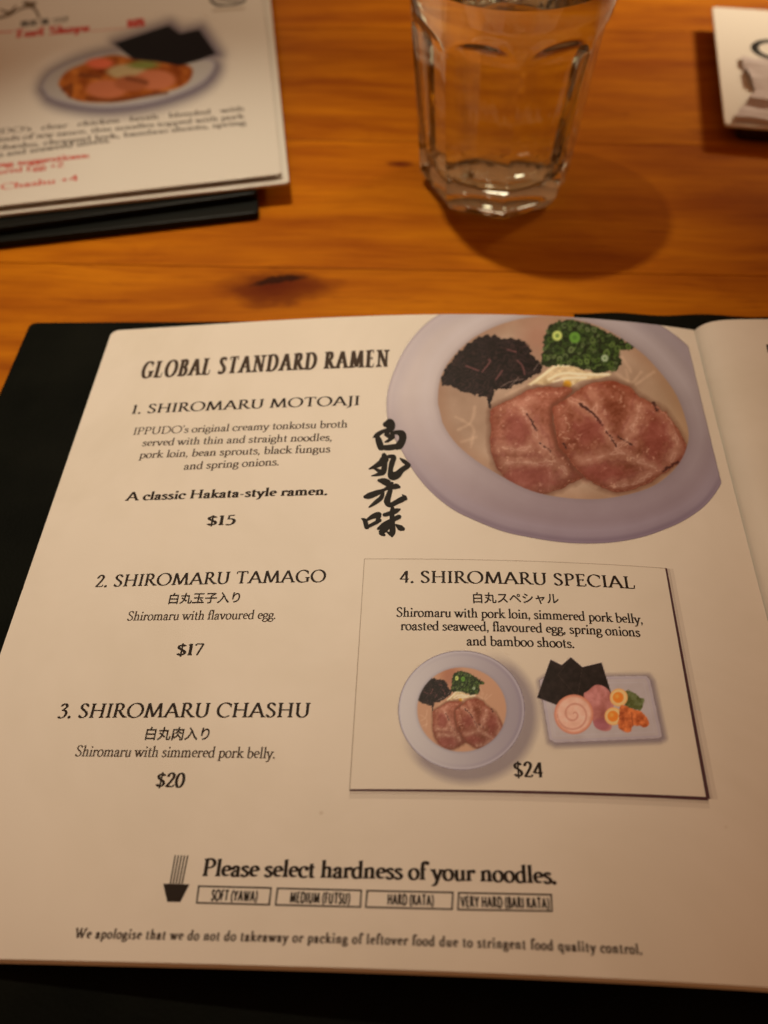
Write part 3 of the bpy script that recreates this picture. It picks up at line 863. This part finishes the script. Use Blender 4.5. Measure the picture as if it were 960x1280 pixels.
def prism(pts, z0, z1, bevel=.0, smooth=False, zs=None, name='slab'):
    """upright prism over a polygon; a bevel rounds the top and bottom edges"""
    n = len(pts); c = np.mean(np.array(pts), 0)
    rings = []
    if bevel:
        for dz, ins in ((0, bevel), (bevel * .3, bevel * .3), (bevel, 0)): rings.append((z0 + dz, ins))
        for dz, ins in ((bevel, 0), (bevel * .3, bevel * .3), (0, bevel)): rings.append((z1 - dz, ins))
    else: rings = [(z0, 0), (z1, 0)]
    V, Fc = [], []
    P = np.array(pts, float)
    T = np.roll(P, -1, 0) - np.roll(P, 1, 0); T /= np.linalg.norm(T, axis=1)[:, None] + 1e-9
    Nn = np.stack([-T[:, 1], T[:, 0]], 1)           # inward for counter-clockwise outlines
    for z, ins in rings:
        Q = P + Nn * ins
        V += [(q[0], q[1], z) for q in Q]
    for r in range(len(rings) - 1):
        for i in range(n):
            j = (i + 1) % n
            Fc.append((r * n + i, r * n + j, (r + 1) * n + j, (r + 1) * n + i))
    Fc.append(tuple(range(n))[::-1]); Fc.append(tuple((len(rings) - 1) * n + i for i in range(n)))
    return mesh_from(V, Fc, smooth, name)


def rounded(pts, r, n=5):
    """round the corners of a counter-clockwise polygon"""
    out = []
    P = [np.array(p, float) for p in pts]
    for i, p in enumerate(P):
        a = P[i - 1] - p; b_ = P[(i + 1) % len(P)] - p
        a /= np.linalg.norm(a); b_ /= np.linalg.norm(b_)
        for k in range(n + 1):
            t = k / n
            out.append(tuple(p + a * r * (1 - t) ** 2 + b_ * r * t ** 2))
    return out


table = empty('wooden_table', 'orange varnished pine table top of long boards under the menus and the glass', 'table')
ys = [-.75, -.10, .52, 1.02]
for py_ in (336, 176, 36):
    ys.append(float(at(450, py_, const(ZT))[1]))
print('board seams', ys)
while ys[-1] < 6: ys.append(ys[-1] + .62)
for i in range(len(ys) - 1):
    a, b_ = ys[i] + .0008, ys[i + 1] - .0008
    g = .004
    me = prism([(-3.2, a), (4.0, a), (4.0, b_), (-3.2, b_)], ZT - .12, ZT, bevel=.0014, name='board')
    link('board', me, WOOD, table)

# ---------------------------------------------------------------- the open menu
menu = empty('open_menu', 'large open ramen menu with black cover and cream printed pages in front', 'menu')
outline = rounded([(-.676, .05), (1.05, .05), (1.05, 1.246), (-.678, 1.181)], .014)
cv = link('cover', prism(outline, ZT + .001, -.010, bevel=.004, name='cover'), COVER, menu)
# the crumpled spine end of the cover that stands up behind the gutter
V, Fc = [], []
n_ = 60
for j in range(9):
    for i in range(n_ + 1):
        x = .27 + i / n_ * .50
        y = 1.13 + j / 8 * .106 + .003 * math.sin(x * 41)
        hump = math.exp(-((x - .50) / .13) ** 2)
        z = -.0125 + hump * (.012 * (1 - (j / 8) ** 2) + .0035 + .0022 * math.sin(x * 95 + j) * math.sin(j * 1.3))
        if j == 8: z = -.0125
        V.append((x, y, z))
for j in range(8):
    for i in range(n_):
        a = j * (n_ + 1) + i; Fc.append((a, a + 1, a + n_ + 2, a + n_ + 1))
link('spine_lining', mesh_from(V, Fc, True, 'spine_lining'), COVER, menu)


def sheet(name, X0, X1, Y0, Y1, zf, thick, mat, parent, nx=110, ny=70, rad=.014, round_left=True, dx=None):
    xs = np.linspace(0, 1, nx); ys_ = np.linspace(Y0, Y1, ny)
    extra = [Y1 - rad * t for t in (.08, .2, .4, .7)] + [Y0 + rad * t for t in (.08, .2, .4, .7)]
    ys_ = np.array(sorted(set(list(ys_) + extra)))
    V = []
    for z_off in (0, -thick):
        for y in ys_:
            e = min(Y1 - y, y - Y0); ins = 0
            if e < rad: ins = rad - math.sqrt(max(rad * rad - (rad - e) ** 2, 0))
            a = X0 + (ins if round_left else 0) + (dx(y) if dx else 0); b_ = X1
            X = a + (b_ - a) * xs
            Z = zf(X, np.full(nx, y)) + z_off
            V += list(zip(X, np.full(nx, y), Z))
    ny = len(ys_); N_ = nx * ny; Fc = []
    for j in range(ny - 1):
        for i in range(nx - 1):
            a = j * nx + i
            Fc.append((a, a + 1, a + nx + 1, a + nx)); Fc.append((N_ + a, N_ + a + nx, N_ + a + nx + 1, N_ + a + 1))
    edge = [i for i in range(nx)] + [j * nx + nx - 1 for j in range(1, ny)] + [(ny - 1) * nx + i for i in range(nx - 2, -1, -1)] + [j * nx for j in range(ny - 2, 0, -1)]
    for k in range(len(edge)):
        a, b_ = edge[k], edge[(k + 1) % len(edge)]
        Fc.append((a, a + N_, b_ + N_, b_))
    me = mesh_from(V, Fc, True, name)
    me.set_sharp_from_angle(angle=math.radians(40))
    return link(name, me, mat, parent)


page = sheet('left_page'.replace('left_', ''), PX0, PX1, PY0, PY1, zpage, .0014, PAPER, menu)
page['label'] = 'cream page printed with four ramen dishes, lying left of the fold'
for k, (dz, dl, db) in enumerate([(.0022, .004, .0015), (.0046, .007, .003)]):
    low = lambda X, Y, dz=dz: np.maximum(zpage(X, Y) - dz, -.008)
    sheet('page', PX0 + .003, PX1, PY0 - db, PY1 - .004 - .004 * k, low, .0014, PAPER, menu, 60, 40,
          dx=lambda y, dl=dl: -dl * max(0, min(1, (.72 - y) / .3)) )['label'] = 'cream page whose edge peeks out under the printed one'
rp = sheet('page', .4535, 1.0, PY0 + .004, 1.157, zright, .0014, PAPER, menu, 150, 40, round_left=False)
rp['label'] = 'cream page right of the fold, its edge curling up'

# fine print on the left page
W = write
def P_(name, s, p0, p1, cap, style, mat=INK, **k): return W(s, p0, p1, cap, style, mat, page, name, **k)
P_('page_title', 'GLOBAL STANDARD RAMEN', (175.5, 473), (487, 458.5), .0385, 'title', INKS, letter=.24)
P_('dish_name', '1. SHIROMARU MOTOAJI', (163, 517.5), (448, 506.5), .0195, 'caps', letter=.05)
P_('dish_description', "IPPUDO's original creamy tonkotsu broth", (165.5, 543.7), (432.7, 534.4), .0150, 'light', INKS)
P_('dish_description', 'served with thin and straight noodles,', (177, 557.8), (413.7, 551), .0150, 'light', INKS)
P_('dish_description', 'pork loin, bean sprouts, black fungus', (173.5, 573), (411, 565.5), .0150, 'light', INKS)
P_('dish_description', 'and spring onions.', (229, 587.3), (347.5, 581.6), .0150, 'light', INKS)
P_('dish_tagline', 'A classic Hakata-style ramen.', (157, 626), (408, 618.7), .0158, 'bold', letter=.03)
P_('price', '$15', (257.5, 657), (291.5, 656), .0170, 'bold')
P_('dish_name', '2. SHIROMARU TAMAGO', (118, 734), (405.5, 727.5), .0190, 'caps', letter=.05)
P_('dish_description', 'Shiromaru with flavoured egg.', (158, 775.8), (343.5, 773.7), .0140, 'light', INKS)
P_('price', '$17', (219.5, 819.6), (251, 818.9), .0165, 'bold')
P_('dish_name', '3. SHIROMARU CHASHU', (71, 897.5), (386, 896.8), .0185, 'caps', letter=.05)
P_('dish_description', 'Shiromaru with simmered pork belly.', (93, 945.4), (342.5, 948), .0135, 'light', INKS)
P_('price', '$20', (193.5, 983.5), (227, 984.3), .0165, 'bold')


def jp(s, p0, p1, cap):
    return write_font(s, p0, p1, cap, INK, page, 'dish_name_in_japanese', heavy=.018)


jp('白丸玉子入り', (210, 755.5), (299, 753.8), .0175)
jp('白丸肉入り', (180.5, 925.5), (260.5, 925.8), .0170)

# box of the fourth dish: a framed panel, shadow lines printed on its right and lower sides
BOX_LINE = ink_material('mauve_shadow_ink', (.085, .040, .050))
BOX_PALE = ink_material('pale_frame_ink', (.55, .50, .45), .6)
BOX_FILL = paper_material('panel_paper', (.785, .75, .68))
A = [np.array(at(*q)) for q in ((455.5, 698.6), (832.6, 710.4), (885.2, 998.6), (437, 987.6))]


def ribbon(name, P, Q, w0, w1, mat, parent, zf=zpage, off=2e-4, n=30):
    """thin printed rule from P to Q (page coordinates)"""
    d = (Q - P) / np.linalg.norm(Q - P); nn = np.array([-d[1], d[0]])
    V = []; Fc = []
    for i in range(n + 1):
        t = i / n; c = P + (Q - P) * t; w = w0 + (w1 - w0) * t
        for s in (-.5, .5):
            q = c + nn * w * s; V.append((q[0], q[1], float(zf(q[0], q[1])) + off))
    for i in range(n): Fc.append((2 * i, 2 * i + 2, 2 * i + 3, 2 * i + 1))
    return link(name, mesh_from(V, Fc, False, name), mat, parent)


panel_v, panel_f = [], []
for j in range(13):
    for i in range(25):
        q = (A[3] * (1 - i / 24) + A[2] * i / 24) * (1 - j / 12) + (A[0] * (1 - i / 24) + A[1] * i / 24) * j / 12
        panel_v.append((q[0], q[1], float(zpage(q[0], q[1])) + 6e-5))
for j in range(12):
    for i in range(24):
        a = j * 25 + i; panel_f.append((a, a + 1, a + 26, a + 25))
link('dish_panel', mesh_from(panel_v, panel_f, True, 'dish_panel'), BOX_FILL, page)
SOFT = ink_material('soft_shadow_ink', (.20, .12, .12), .09)
for w_ in (.006, .012):
    ribbon('panel_shadow', A[1] + [w_ * .4, 0], A[2] + [w_ * .4, 0], w_ * .8, w_, SOFT, page, off=(.7e-4 if w_ > .01 else 1.1e-4))
    ribbon('panel_shadow', A[3] - [0, w_ * .4], A[2] - [0, w_ * .4], w_ * .8, w_, SOFT, page, off=(.8e-4 if w_ > .01 else 1.2e-4))
ribbon('panel_rule', A[1], A[2], .0026, .0044, BOX_LINE, page)
ribbon('panel_rule', A[3], A[2], .0022, .0040, BOX_LINE, page)
ribbon('panel_rule', A[0], A[3], .0012, .0016, BOX_PALE, page)
ribbon('panel_rule', A[0], A[1], .0012, .0012, BOX_PALE, page)
P_('dish_name', '4. SHIROMARU SPECIAL', (499.5, 728.5), (792.5, 736), .0185, 'caps', letter=.05)
jp('白丸スペシャル', (591.5, 754.5), (699, 755.5), .0170)
P_('dish_description', 'Shiromaru with pork loin, simmered pork belly,', (495, 771), (802.5, 779.6), .0140, 'book', INK)
P_('dish_description', 'roasted seaweed, flavoured egg, spring onions', (500.5, 787.7), (799, 796), .0140, 'book', INK)
P_('dish_description', 'and bamboo shoots.', (583, 806.8), (717, 810), .0140, 'book', INK)
P_('price', '$24', (642, 971), (677.5, 972), .0175, 'bold')

P_('noodle_question', 'Please select hardness of your noodles.', (252, 1095.2), (693.5, 1104.8), .0180, 'bold')
P_('apology_line', 'We apologise that we do not do takeaway or packing of leftover food due to stringent food quality control.',
   (93, 1172.5), (803, 1193), .0096, 'note', INKS, letter=.12)


def px_frame(zf=zpage):
    def fr(u, v):
        X, Y = at(u, v, zf); return float(X), float(Y)
    return fr


FR = px_frame()
for q in ([(247.5, 1106.7), (340, 1109), (337.5, 1132), (244.8, 1129.6)], [(346, 1109.4), (452.6, 1112), (451.4, 1134.8), (343.4, 1132.2)],
          [(458, 1112.4), (567.2, 1114.6), (566, 1137.6), (456.2, 1135)], [(572.4, 1115), (690, 1117.4), (691, 1140), (571.4, 1138)]):
    c = np.mean(q, 0); polys = []
    for k in range(4):
        a, b_ = np.array(q[k]), np.array(q[(k + 1) % 4])
        ia = a + np.sign(c - a) * 2.1; ib = b_ + np.sign(c - b_) * 2.1
        m_ = 8
        pts = [tuple(a + (b_ - a) * t / m_) for t in range(m_ + 1)] + [tuple(ia + (ib - ia) * t / m_) for t in range(m_ + 1)]
        polys.append((pts, [(t, t + 1, t + m_ + 2, t + m_ + 1) for t in range(m_)]))
    lay(polys, FR, zpage, 2e-4, 'choice_box', INK, page)
for s, a, b_ in (('SOFT (YAWA)', (263.5, 1125.3), (321, 1126.8)), ('MEDIUM (FUTSU)', (362, 1128), (437, 1129.8)),
                 ('HARD (KATA)', (484, 1130.6), (542, 1132.2)), ('VERY HARD (BARI KATA)', (576, 1133.5), (687, 1136))):
    P_('choice_text', s, a, b_, .0100, 'sans', letter=.10)

# little bowl with chopsticks-like noodles
lay([([(204, 1104.6), (237, 1105.4), (225.5, 1127.6), (209, 1127.4)], [(0, 1, 2, 3)])], FR, zpage, 2e-4, 'bowl_emblem', INK, page)
polys = []
for k in range(5):
    t = k / 4
    a = np.array([219.2, 1069]) + np.array([15.5, .4]) * t; b_ = np.array([213, 1104.6]) + np.array([14.5, .3]) * t
    polys.append(([tuple(a - [.85, 0]), tuple(a + [.85, 0]), tuple(b_ + [.95, 0]), tuple(b_ - [.95, 0])], [(0, 1, 2, 3)]))
lay(polys, FR, zpage, 2e-4, 'noodle_emblem', INK, page)

# brush calligraphy, four characters
CAL = [
    # shiro
    [(335, 85, 22), (370, 85, 46), (390, 110, 34), (370, 145, 22), (340, 175, 14)],
    [(212, 215, 6), (245, 195, 18), (290, 165, 17), (340, 140, 12)],
    [(250, 205, 16), (268, 250, 26), (290, 320, 24), (300, 335, 10)],
    [(400, 175, 14), (450, 165, 18), (500, 185, 30), (505, 240, 28), (470, 300, 30), (450, 322, 16)],
    [(280, 310, 14), (350, 318, 22), (420, 310, 22), (470, 300, 18)],
    [(330, 190, 8), (380, 205, 20), (410, 190, 14)], [(330, 262, 6), (360, 250, 12), (410, 212, 16)],
    # maru
    [(320, 395, 20), (325, 430, 34), (290, 470, 26), (230, 505, 16), (172, 530, 6)],
    [(330, 420, 20), (325, 500, 22), (310, 560, 24), (260, 585, 14), (198, 600, 5)],
    [(215, 520, 6), (260, 545, 14), (300, 560, 14)],
    [(370, 405, 14), (420, 412, 18), (400, 470, 22), (385, 550, 20), (400, 600, 32), (450, 590, 30), (500, 540, 22), (560, 500, 20)],
    [(482, 425, 6), (520, 455, 16), (572, 492, 14)],
    # gen
    [(268, 645, 12), (320, 655, 26), (380, 680, 26), (405, 672, 10)],
    [(380, 690, 16), (330, 735, 12), (250, 770, 22), (170, 800, 24), (130, 810, 14)],
    [(300, 745, 8), (380, 720, 14), (440, 705, 22), (472, 712, 12)],
    [(310, 770, 14), (290, 820, 18), (230, 870, 16), (172, 912, 6)],
    [(385, 740, 18), (365, 800, 22), (352, 860, 26), (385, 890, 20), (450, 860, 20), (510, 830, 22), (540, 830, 12)], [(505, 790, 6), (530, 815, 16)],
    # aji
    [(98, 1028, 6), (130, 1050, 18), (145, 1110, 18), (160, 1122, 8)], [(140, 1048, 8), (200, 1010, 18), (265, 990, 24), (280, 1005, 12)],
    [(268, 1000, 16), (250, 1060, 14), (232, 1080, 8)], [(165, 1105, 12), (215, 1080, 14), (280, 1045, 14)],
    [(322, 990, 14), (380, 975, 18), (440, 950, 20), (478, 935, 8)], [(405, 925, 16), (400, 990, 20), (405, 1080, 20), (405, 1160, 24), (400, 1200, 12)],
    [(260, 1130, 10), (320, 1090, 20), (400, 1045, 18), (470, 1010, 18), (482, 1020, 8)], [(390, 1075, 14), (340, 1130, 20), (290, 1165, 20), (320, 1190, 12)],
    [(440, 1090, 8), (480, 1118, 22), (510, 1130, 16)], [(350, 1160, 6), (385, 1180, 16)]]
brush(CAL, lambda u, v: (440 + u / 8, 520 + v / 8), zpage, 3e-4, 'brush_calligraphy', INKB, page, fat=1.3)

# printed pictures
picture('ramen_picture', -.06, .447, .675, 1.1497, .00125, paint_bowl, zpage, 1.2e-4, PRINT, page, 'large printed picture of a ramen bowl cut off by the page top')
picture('ramen_picture', -.035, .175, .36, .56, .0011, paint_small_bowl, zpage, 1.2e-4, PRINT, page, 'small round printed picture of a ramen bowl')
picture('side_dish_picture', .125, .345, .40, .545, .0011, paint_plate, zpage, 1.2e-4, PRINT, page, 'printed picture of a side plate with seaweed, eggs and rolled pork')
# one letter edge shows on the right page
lay([([(957.6, 431), (966, 430), (966, 441), (959.6, 441)], [(0, 1, 2, 3)])], px_frame(zright), zright, 4e-4, 'heading_letter', INKB, rp)

# ---------------------------------------------------------------- the tumbler
GX, GY = .147, 1.665
HG = .47
NT = 128


def glass_outer(z, th):
    """radius: a cone cut by eight facets that run out in arches below the rim"""
    rv = .1505 + .079 * z
    if z < .026: rv = .1505 - .014 * (1 - z / .026) ** 1.4
    rr = rv * (1 - .004)
    if z > .34: rr = rv * (1 - .004) + .0022 * min(1, (z - .34) / .03)
    ph = (th % (math.pi / 4)) - math.pi / 8
    k = .9239
    if z > .300: k += .085 * ((z - .300) / .050) ** 2.6
    return min(rr, rv * k / math.cos(ph))


prof = sorted(set([0, .002, .006, .012, .018, .026] + [.026 + .02 * i for i in range(1, 10)] + [.215 + .02 * i for i in range(4)] + [.290 + .004 * i for i in range(24)] + [.40, .42, .44, HG - .012]))
rings = []
th0 = math.radians(-86)
for z in prof: rings.append([(glass_outer(z, 2 * math.pi * i / NT), z) for i in range(NT)])
ro = .1505 + .079 * HG
for a in range(1, 8):                       # the rounded rim
    t = math.pi * a / 8
    rings.append([(ro - .0055 - .0005 + .0055 * math.cos(t), HG - .010 + .0055 * math.sin(t))] * NT)
def ri(z): return .112 + (.158 - .112) * min(1, (z - .05) / .10) ** .55 * .45 + .052 * max(0, z - .05) + .0022
zi = [HG - .012 - .02 * i for i in range(17)] + [.10, .085, .072, .062]
rtop = ro - .0115
def inner(z):
    f = (z - .05) / (HG - .062)
    base = .1145 + (rtop - .1145) * f
    if z < .075: base -= .012 * ((.075 - z) / .025) ** 2
    return base
zi = sorted([z for z in zi if z > .0505], reverse=True) + [.056, .052]
for z in zi: rings.append([(inner(z), z)] * NT)
rings.append([(.092, .0495)] * NT); rings.append([(.06, .0488)] * NT); rings.append([(.025, .0485)] * NT)
V, Fc = [], []
for R_ in rings:
    for i, (r, z) in enumerate(R_):
        a = th0 + 2 * math.pi * i / NT
        V.append((GX + r * math.cos(a), GY + r * math.sin(a), ZT + .0006 + z))
nr = len(rings)
for k in range(nr - 1):
    for i in range(NT):
        j = (i + 1) % NT
        Fc.append((k * NT + i, k * NT + j, (k + 1) * NT + j, (k + 1) * NT + i))
V.append((GX, GY, ZT + .0006 + .0485)); c1 = len(V) - 1
V.append((GX, GY, ZT + .0006 + .008)); c0 = len(V) - 1
ring_in = []
for i in range(NT):
    a = th0 + 2 * math.pi * i / NT
    V.append((GX + .110 * math.cos(a), GY + .110 * math.sin(a), ZT + .0006 + .001)); ring_in.append(len(V) - 1)
ring_in2 = []
for i in range(NT):
    a = th0 + 2 * math.pi * i / NT
    V.append((GX + .085 * math.cos(a), GY + .085 * math.sin(a), ZT + .0006 + .0075)); ring_in2.append(len(V) - 1)
for i in range(NT):
    j = (i + 1) % NT
    Fc.append(((nr - 1) * NT + i, (nr - 1) * NT + j, c1))
    Fc.append((j, i, ring_in[i], ring_in[j])); Fc.append((ring_in[j], ring_in[i], ring_in2[i], ring_in2[j])); Fc.append((ring_in2[j], ring_in2[i], c0))
me = mesh_from(V, Fc, True, 'glass_tumbler')
me.set_sharp_from_angle(angle=math.radians(22))
GLASS, nt_, gb = material('clear_glass', (.95, .98, .91), .0, .5)
gb.inputs['Transmission Weight'].default_value = 1; gb.inputs['IOR'].default_value = 1.5
glass = link('glass_tumbler', me, GLASS)
glass['label'] = 'clear faceted glass tumbler of water standing on the wooden table'
glass['category'] = 'glass'
# the water, a hair wider than the bore so the two surfaces meet
WL = .40
V, Fc = [], []
zw = [.0483] + [.052, .056, .062, .072, .085] + [.10 + (WL - .10) * i / 12 for i in range(13)]
for k, z in enumerate(zw):
    r = .091 if k == 0 else inner(max(z, .0521)) + .0004
    for i in range(NT):
        a = 2 * math.pi * i / NT
        V.append((GX + r * math.cos(a), GY + r * math.sin(a), ZT + .0006 + z + (.0025 if k == len(zw) - 1 else 0)))
for i in range(NT):
    a = 2 * math.pi * i / NT; r = inner(WL) - .006
    V.append((GX + r * math.cos(a), GY + r * math.sin(a), ZT + .0006 + WL))
zn = len(zw) + 1
for k in range(zn - 1):
    for i in range(NT):
        j = (i + 1) % NT; Fc.append((k * NT + i, k * NT + j, (k + 1) * NT + j, (k + 1) * NT + i))
Fc.append(tuple(range(NT))[::-1]); Fc.append(tuple((zn - 1) * NT + i for i in range(NT)))
me = mesh_from(V, Fc, True, 'water'); me.set_sharp_from_angle(angle=math.radians(60))
WATER, nt_, wb = material('water', (1, 1, 1), .0, .5)
wb.inputs['Transmission Weight'].default_value = 1; wb.inputs['IOR'].default_value = 1.333
water = link('water', me, WATER, glass)

# ---------------------------------------------------------------- the other menu, upper left
BLK, nt_, bb = material('black_menu_board', (.006, .007, .006), .45, .12)
BLK_EDGE, nt_, bb2 = material('worn_board_edge', (.045, .05, .04), .4, .5)
folder = empty('menu_folder', 'thick black menu folder lying under the white laminated menu at the upper left', 'folder')


def quad_from_px(bl, br, tr, z, ext=.5, far=1.25):
    a = np.array(at(*bl, const(z))); b_ = np.array(at(*br, const(z))); t = np.array(at(*tr, const(z)))
    u = (b_ - a) / np.linalg.norm(b_ - a); v = (t - b_) / np.linalg.norm(t - b_)
    bl2 = a - u * ext
    return [tuple(bl2), tuple(b_), tuple(b_ + v * far), tuple(bl2 + v * far)]


q = quad_from_px((0, 312), (325, 275), (301, 0), ZT, far=1.16)
link('back_board', prism(rounded(q, .012), ZT + .0008, ZT + .018, bevel=.003, name='back_board'), BLK, folder)
q = quad_from_px((0, 291), (322, 247), (303, 0), -.002, far=1.15)
link('front_board', prism(rounded(q, .012), ZT + .0195, ZT + .034, bevel=.003, name='front_board'), BLK, folder)
lam = empty('laminated_menu', 'white laminated menu with a nori-topped ramen picture, at the upper left', 'menu')
LAMP, nt_, lb = material('laminated_paper', (.64, .62, .57), .5, .3)
lb.inputs['Coat Weight'].default_value = .3; lb.inputs['Coat Roughness'].default_value = .2
g_ = nt_.nodes.new('ShaderNodeNewGeometry')
n1 = nd(nt_, 'ShaderNodeTexNoise', Scale=36.0, Detail=1.0); nt_.links.new(g_.outputs['Position'], n1.inputs[0])
bm_ = nt_.nodes.new('ShaderNodeBump'); bm_.inputs['Strength'].default_value = .35; bm_.inputs['Distance'].default_value = .002
nt_.links.new(n1.outputs[0], bm_.inputs['Height']); nt_.links.new(bm_.outputs[0], lb.inputs['Coat Normal'])
Z1, Z2 = .030, .018
q = quad_from_px((0, 268), (361.5, 228), (337, -10), Z2, far=1.12)
link('laminated_sheet', prism(rounded(q, .008), Z2 - .006, Z2, bevel=.0004, name='laminated_sheet'), LAMP, lam)
q1 = quad_from_px((0, 257), (352, 217), (329, 0), Z1, far=1.10)
s1 = link('laminated_sheet', prism(rounded(q1, .008), Z1 - .0035, Z1, bevel=.0004, name='laminated_sheet'), LAMP, lam)
zl = const(Z1)
RED = ink_material('red_ink', (.52, .045, .03)); GREY = ink_material('grey_ink', (.10, .085, .075))
FL = dict(zf=zl, off=2.5e-4)
def L_(name, s, p0, p1, cap, style, mat, **k): return W(s, p0, p1, cap, style, mat, s1, name, **FL, **k)
L_('dish_name', 'Tori Shoyu', (17, 47.5), (111, 39), .044, 'title', RED, letter=.10)
L_('price', '18', (158, 35), (178, 33), .044, 'title', RED)
def rule(name, p0, p1, w, mat):
    a, b_ = np.array(at(*p0, zl)), np.array(at(*p1, zl)); return ribbon(name, a, b_, w, w, mat, s1, zl, 2.2e-4, 2)
RULE = ink_material('faint_red_rule_ink', (.62, .22, .16))
rule('dotted_rule', (-60, 44), (16, 39.5), .007, RED)
rule('dotted_rule', (112, 39), (156, 35.5), .004, RULE)
for a, b_, s in (((-40, 171), (304, 138.5), "IPPUDO's   clear   chicken   broth   blended   with"), ((-40, 181), (304, 148), "two kinds of soy sauce, thin noodles topped with pork"),
                 ((-40, 191.5), (306, 156), "loin, chashu, chopped leek, bamboo shoots, spring"), ((-40, 201.5), (137, 178), "onions and seaweed sheets.")):
    L_('dish_description', s, a, b_, .0205, 'book', GREY)
L_('topping_line', 'Topping suggestions:', (-50, 214.5), (110, 197), .020, 'bold', RED)
L_('topping_line', 'Flavoured Egg +2', (-42, 222.5), (78, 209), .020, 'book', RED)
L_('topping_line', 'Pork Chashu +4', (-48, 243), (96, 226), .0205, 'book', RED)
write_font('限定 塩 つけ', (26, 34.5), (86, 27.5), .036, INKB, s1, 'dish_name_in_japanese', zf=zl, off=2.5e-4, heavy=.03)
brush([[(-20, 26, 1.6), (8, 20, 1.8), (22, 13, 1.3), (36, 8, 2), (44, 12, 1.8), (49, 22, 1.4)], [(30, 3, 2), (38, 6, 4), (44, 4, 2)], [(0, 12, 1), (12, 16, 2), (20, 8, 1.2)]],
      lambda u, v: (u, v), zl, 2.5e-4, 'brush_mark', ink_material('brown_brush_ink', (.12, .08, .04)), s1)
brush([[(263, -8, 1.2), (264, 0, 1.8), (271, 6, 1.8), (284, 6, 1.3), (298, 4, 1.8), (306, 0, 1.4), (304, -8, 1.2)], [(272, -2, 1.5), (288, -1, 1.5), (300, -4, 1.5)]],
      lambda u, v: (u, v), zl, 2.5e-4, 'logo_mark', INKB, s1)
rule('logo_caption', (265, 13.5), (306, 10.5), .012, ink_material('pale_caption_ink', (.42, .37, .30)))
PRL = print_material('laminated_picture'); PRL.node_tree.nodes['Principled BSDF'].inputs['Specular IOR Level'].default_value = .04
picture('ramen_picture', -.95, -.315, 1.66, 2.30, .0028, paint_side, zl, 1.5e-4, PRL, s1)

# ---------------------------------------------------------------- paper napkin packet on a dark tray, upper right
tray = empty('lacquer_tray', 'dark red-brown lacquer tray under the white paper napkin at the right edge', 'tray')
LAC, nt_, tb = material('dark_lacquer', (.030, .008, .006), .3, .5)
na = np.array(at(906, 155, const(.020))); nl = np.array(at(890, 8, const(.020)))
vdir = (nl - na) / np.linalg.norm(nl - na); udir = np.array([vdir[1], -vdir[0]])
def nq(u, v): p_ = na + udir * u + vdir * v; return (float(p_[0]), float(p_[1]))
HN = float(np.linalg.norm(nl - na))
link('tray_base', prism(rounded([nq(.035, .02), nq(.55, .02), nq(.55, HN - .03), nq(.035, HN - .03)], .02), ZT + .0008, ZT + .030, bevel=.006, name='tray_base'), LAC, tray)
link('tray_rim', prism(rounded([nq(.028, .013), nq(.557, .013), nq(.557, HN - .023), nq(.028, HN - .023)], .024), ZT + .0304, ZT + .036, bevel=.002, name='tray_rim'), LAC, tray)
nap = empty('paper_napkin', 'white folded paper napkin with a black ring mark at the right edge of the table', 'napkin')
NAPM, nt_, nb = material('napkin_paper', (.84, .81, .76), .75, .2)
g_ = nt_.nodes.new('ShaderNodeNewGeometry'); n1 = nd(nt_, 'ShaderNodeTexNoise', Scale=400.0, Detail=3.0); nt_.links.new(g_.outputs['Position'], n1.inputs[0])
bump(nt_, nb, n1.outputs[0], .3, .0004)
TIS, nt_, tb_ = material('grey_tissue', (.62, .55, .56), .7, .3)
link('napkin_sheet', prism(rounded([nq(0, 0), nq(.55, 0), nq(.55, HN), nq(0, HN)], .012), .0125, .020, bevel=.002, name='napkin_sheet'), NAPM, nap)
# folded tissue strip: a ridged sheet across the lower part of the napkin
rows = [(.30, .0206), (.297, .027), (.262, .030), (.235, .0235), (.23, .034), (.18, .037), (.15, .0245), (.13, .036), (.085, .040), (.07, .0265), (.04, .034), (.012, .031), (.004, .0215)]
lefts = [.055, .050, .050, .055, .056, .062, .070, .070, .050, .045, .030, .020, .018]
V, Fc = [], []
for (v_, z_), l_ in zip(rows, lefts):
    for i in range(9):
        u_ = l_ + (.55 - l_) * (i / 8) ** 1.3
        p_ = nq(u_, v_ + .004 * math.sin(i * 1.7 + v_ * 30) - (.05 * i / 8 if v_ < .16 and v_ > .02 else 0) * .5)
        V.append((p_[0], p_[1], z_ + .0015 * math.sin(i * 2.1 + v_ * 50)))
nrw = len(rows)
for j in range(nrw - 1):
    for i in range(8):
        a = j * 9 + i; Fc.append((a, a + 9, a + 10, a + 1))
me = mesh_from(V, Fc, False, 'folded_tissue')
link('folded_tissue', me, TIS, nap)
ringp = []
rc = np.array(at(967, 62, const(.020)))
for (r0, r1) in ((.034, .052),):
    pts = [(rc[0] + r * math.cos(k * math.pi / 16), rc[1] + r * math.sin(k * math.pi / 16)) for k in range(32) for r in (r0, r1)]
    ringp.append((pts, [(2 * k, 2 * k + 1, (2 * k + 3) % 64, (2 * k + 2) % 64) for k in range(32)]))
lay(ringp, lambda u, v: (u, v), const(.020), 3e-4, 'ring_mark', INKB, nap)
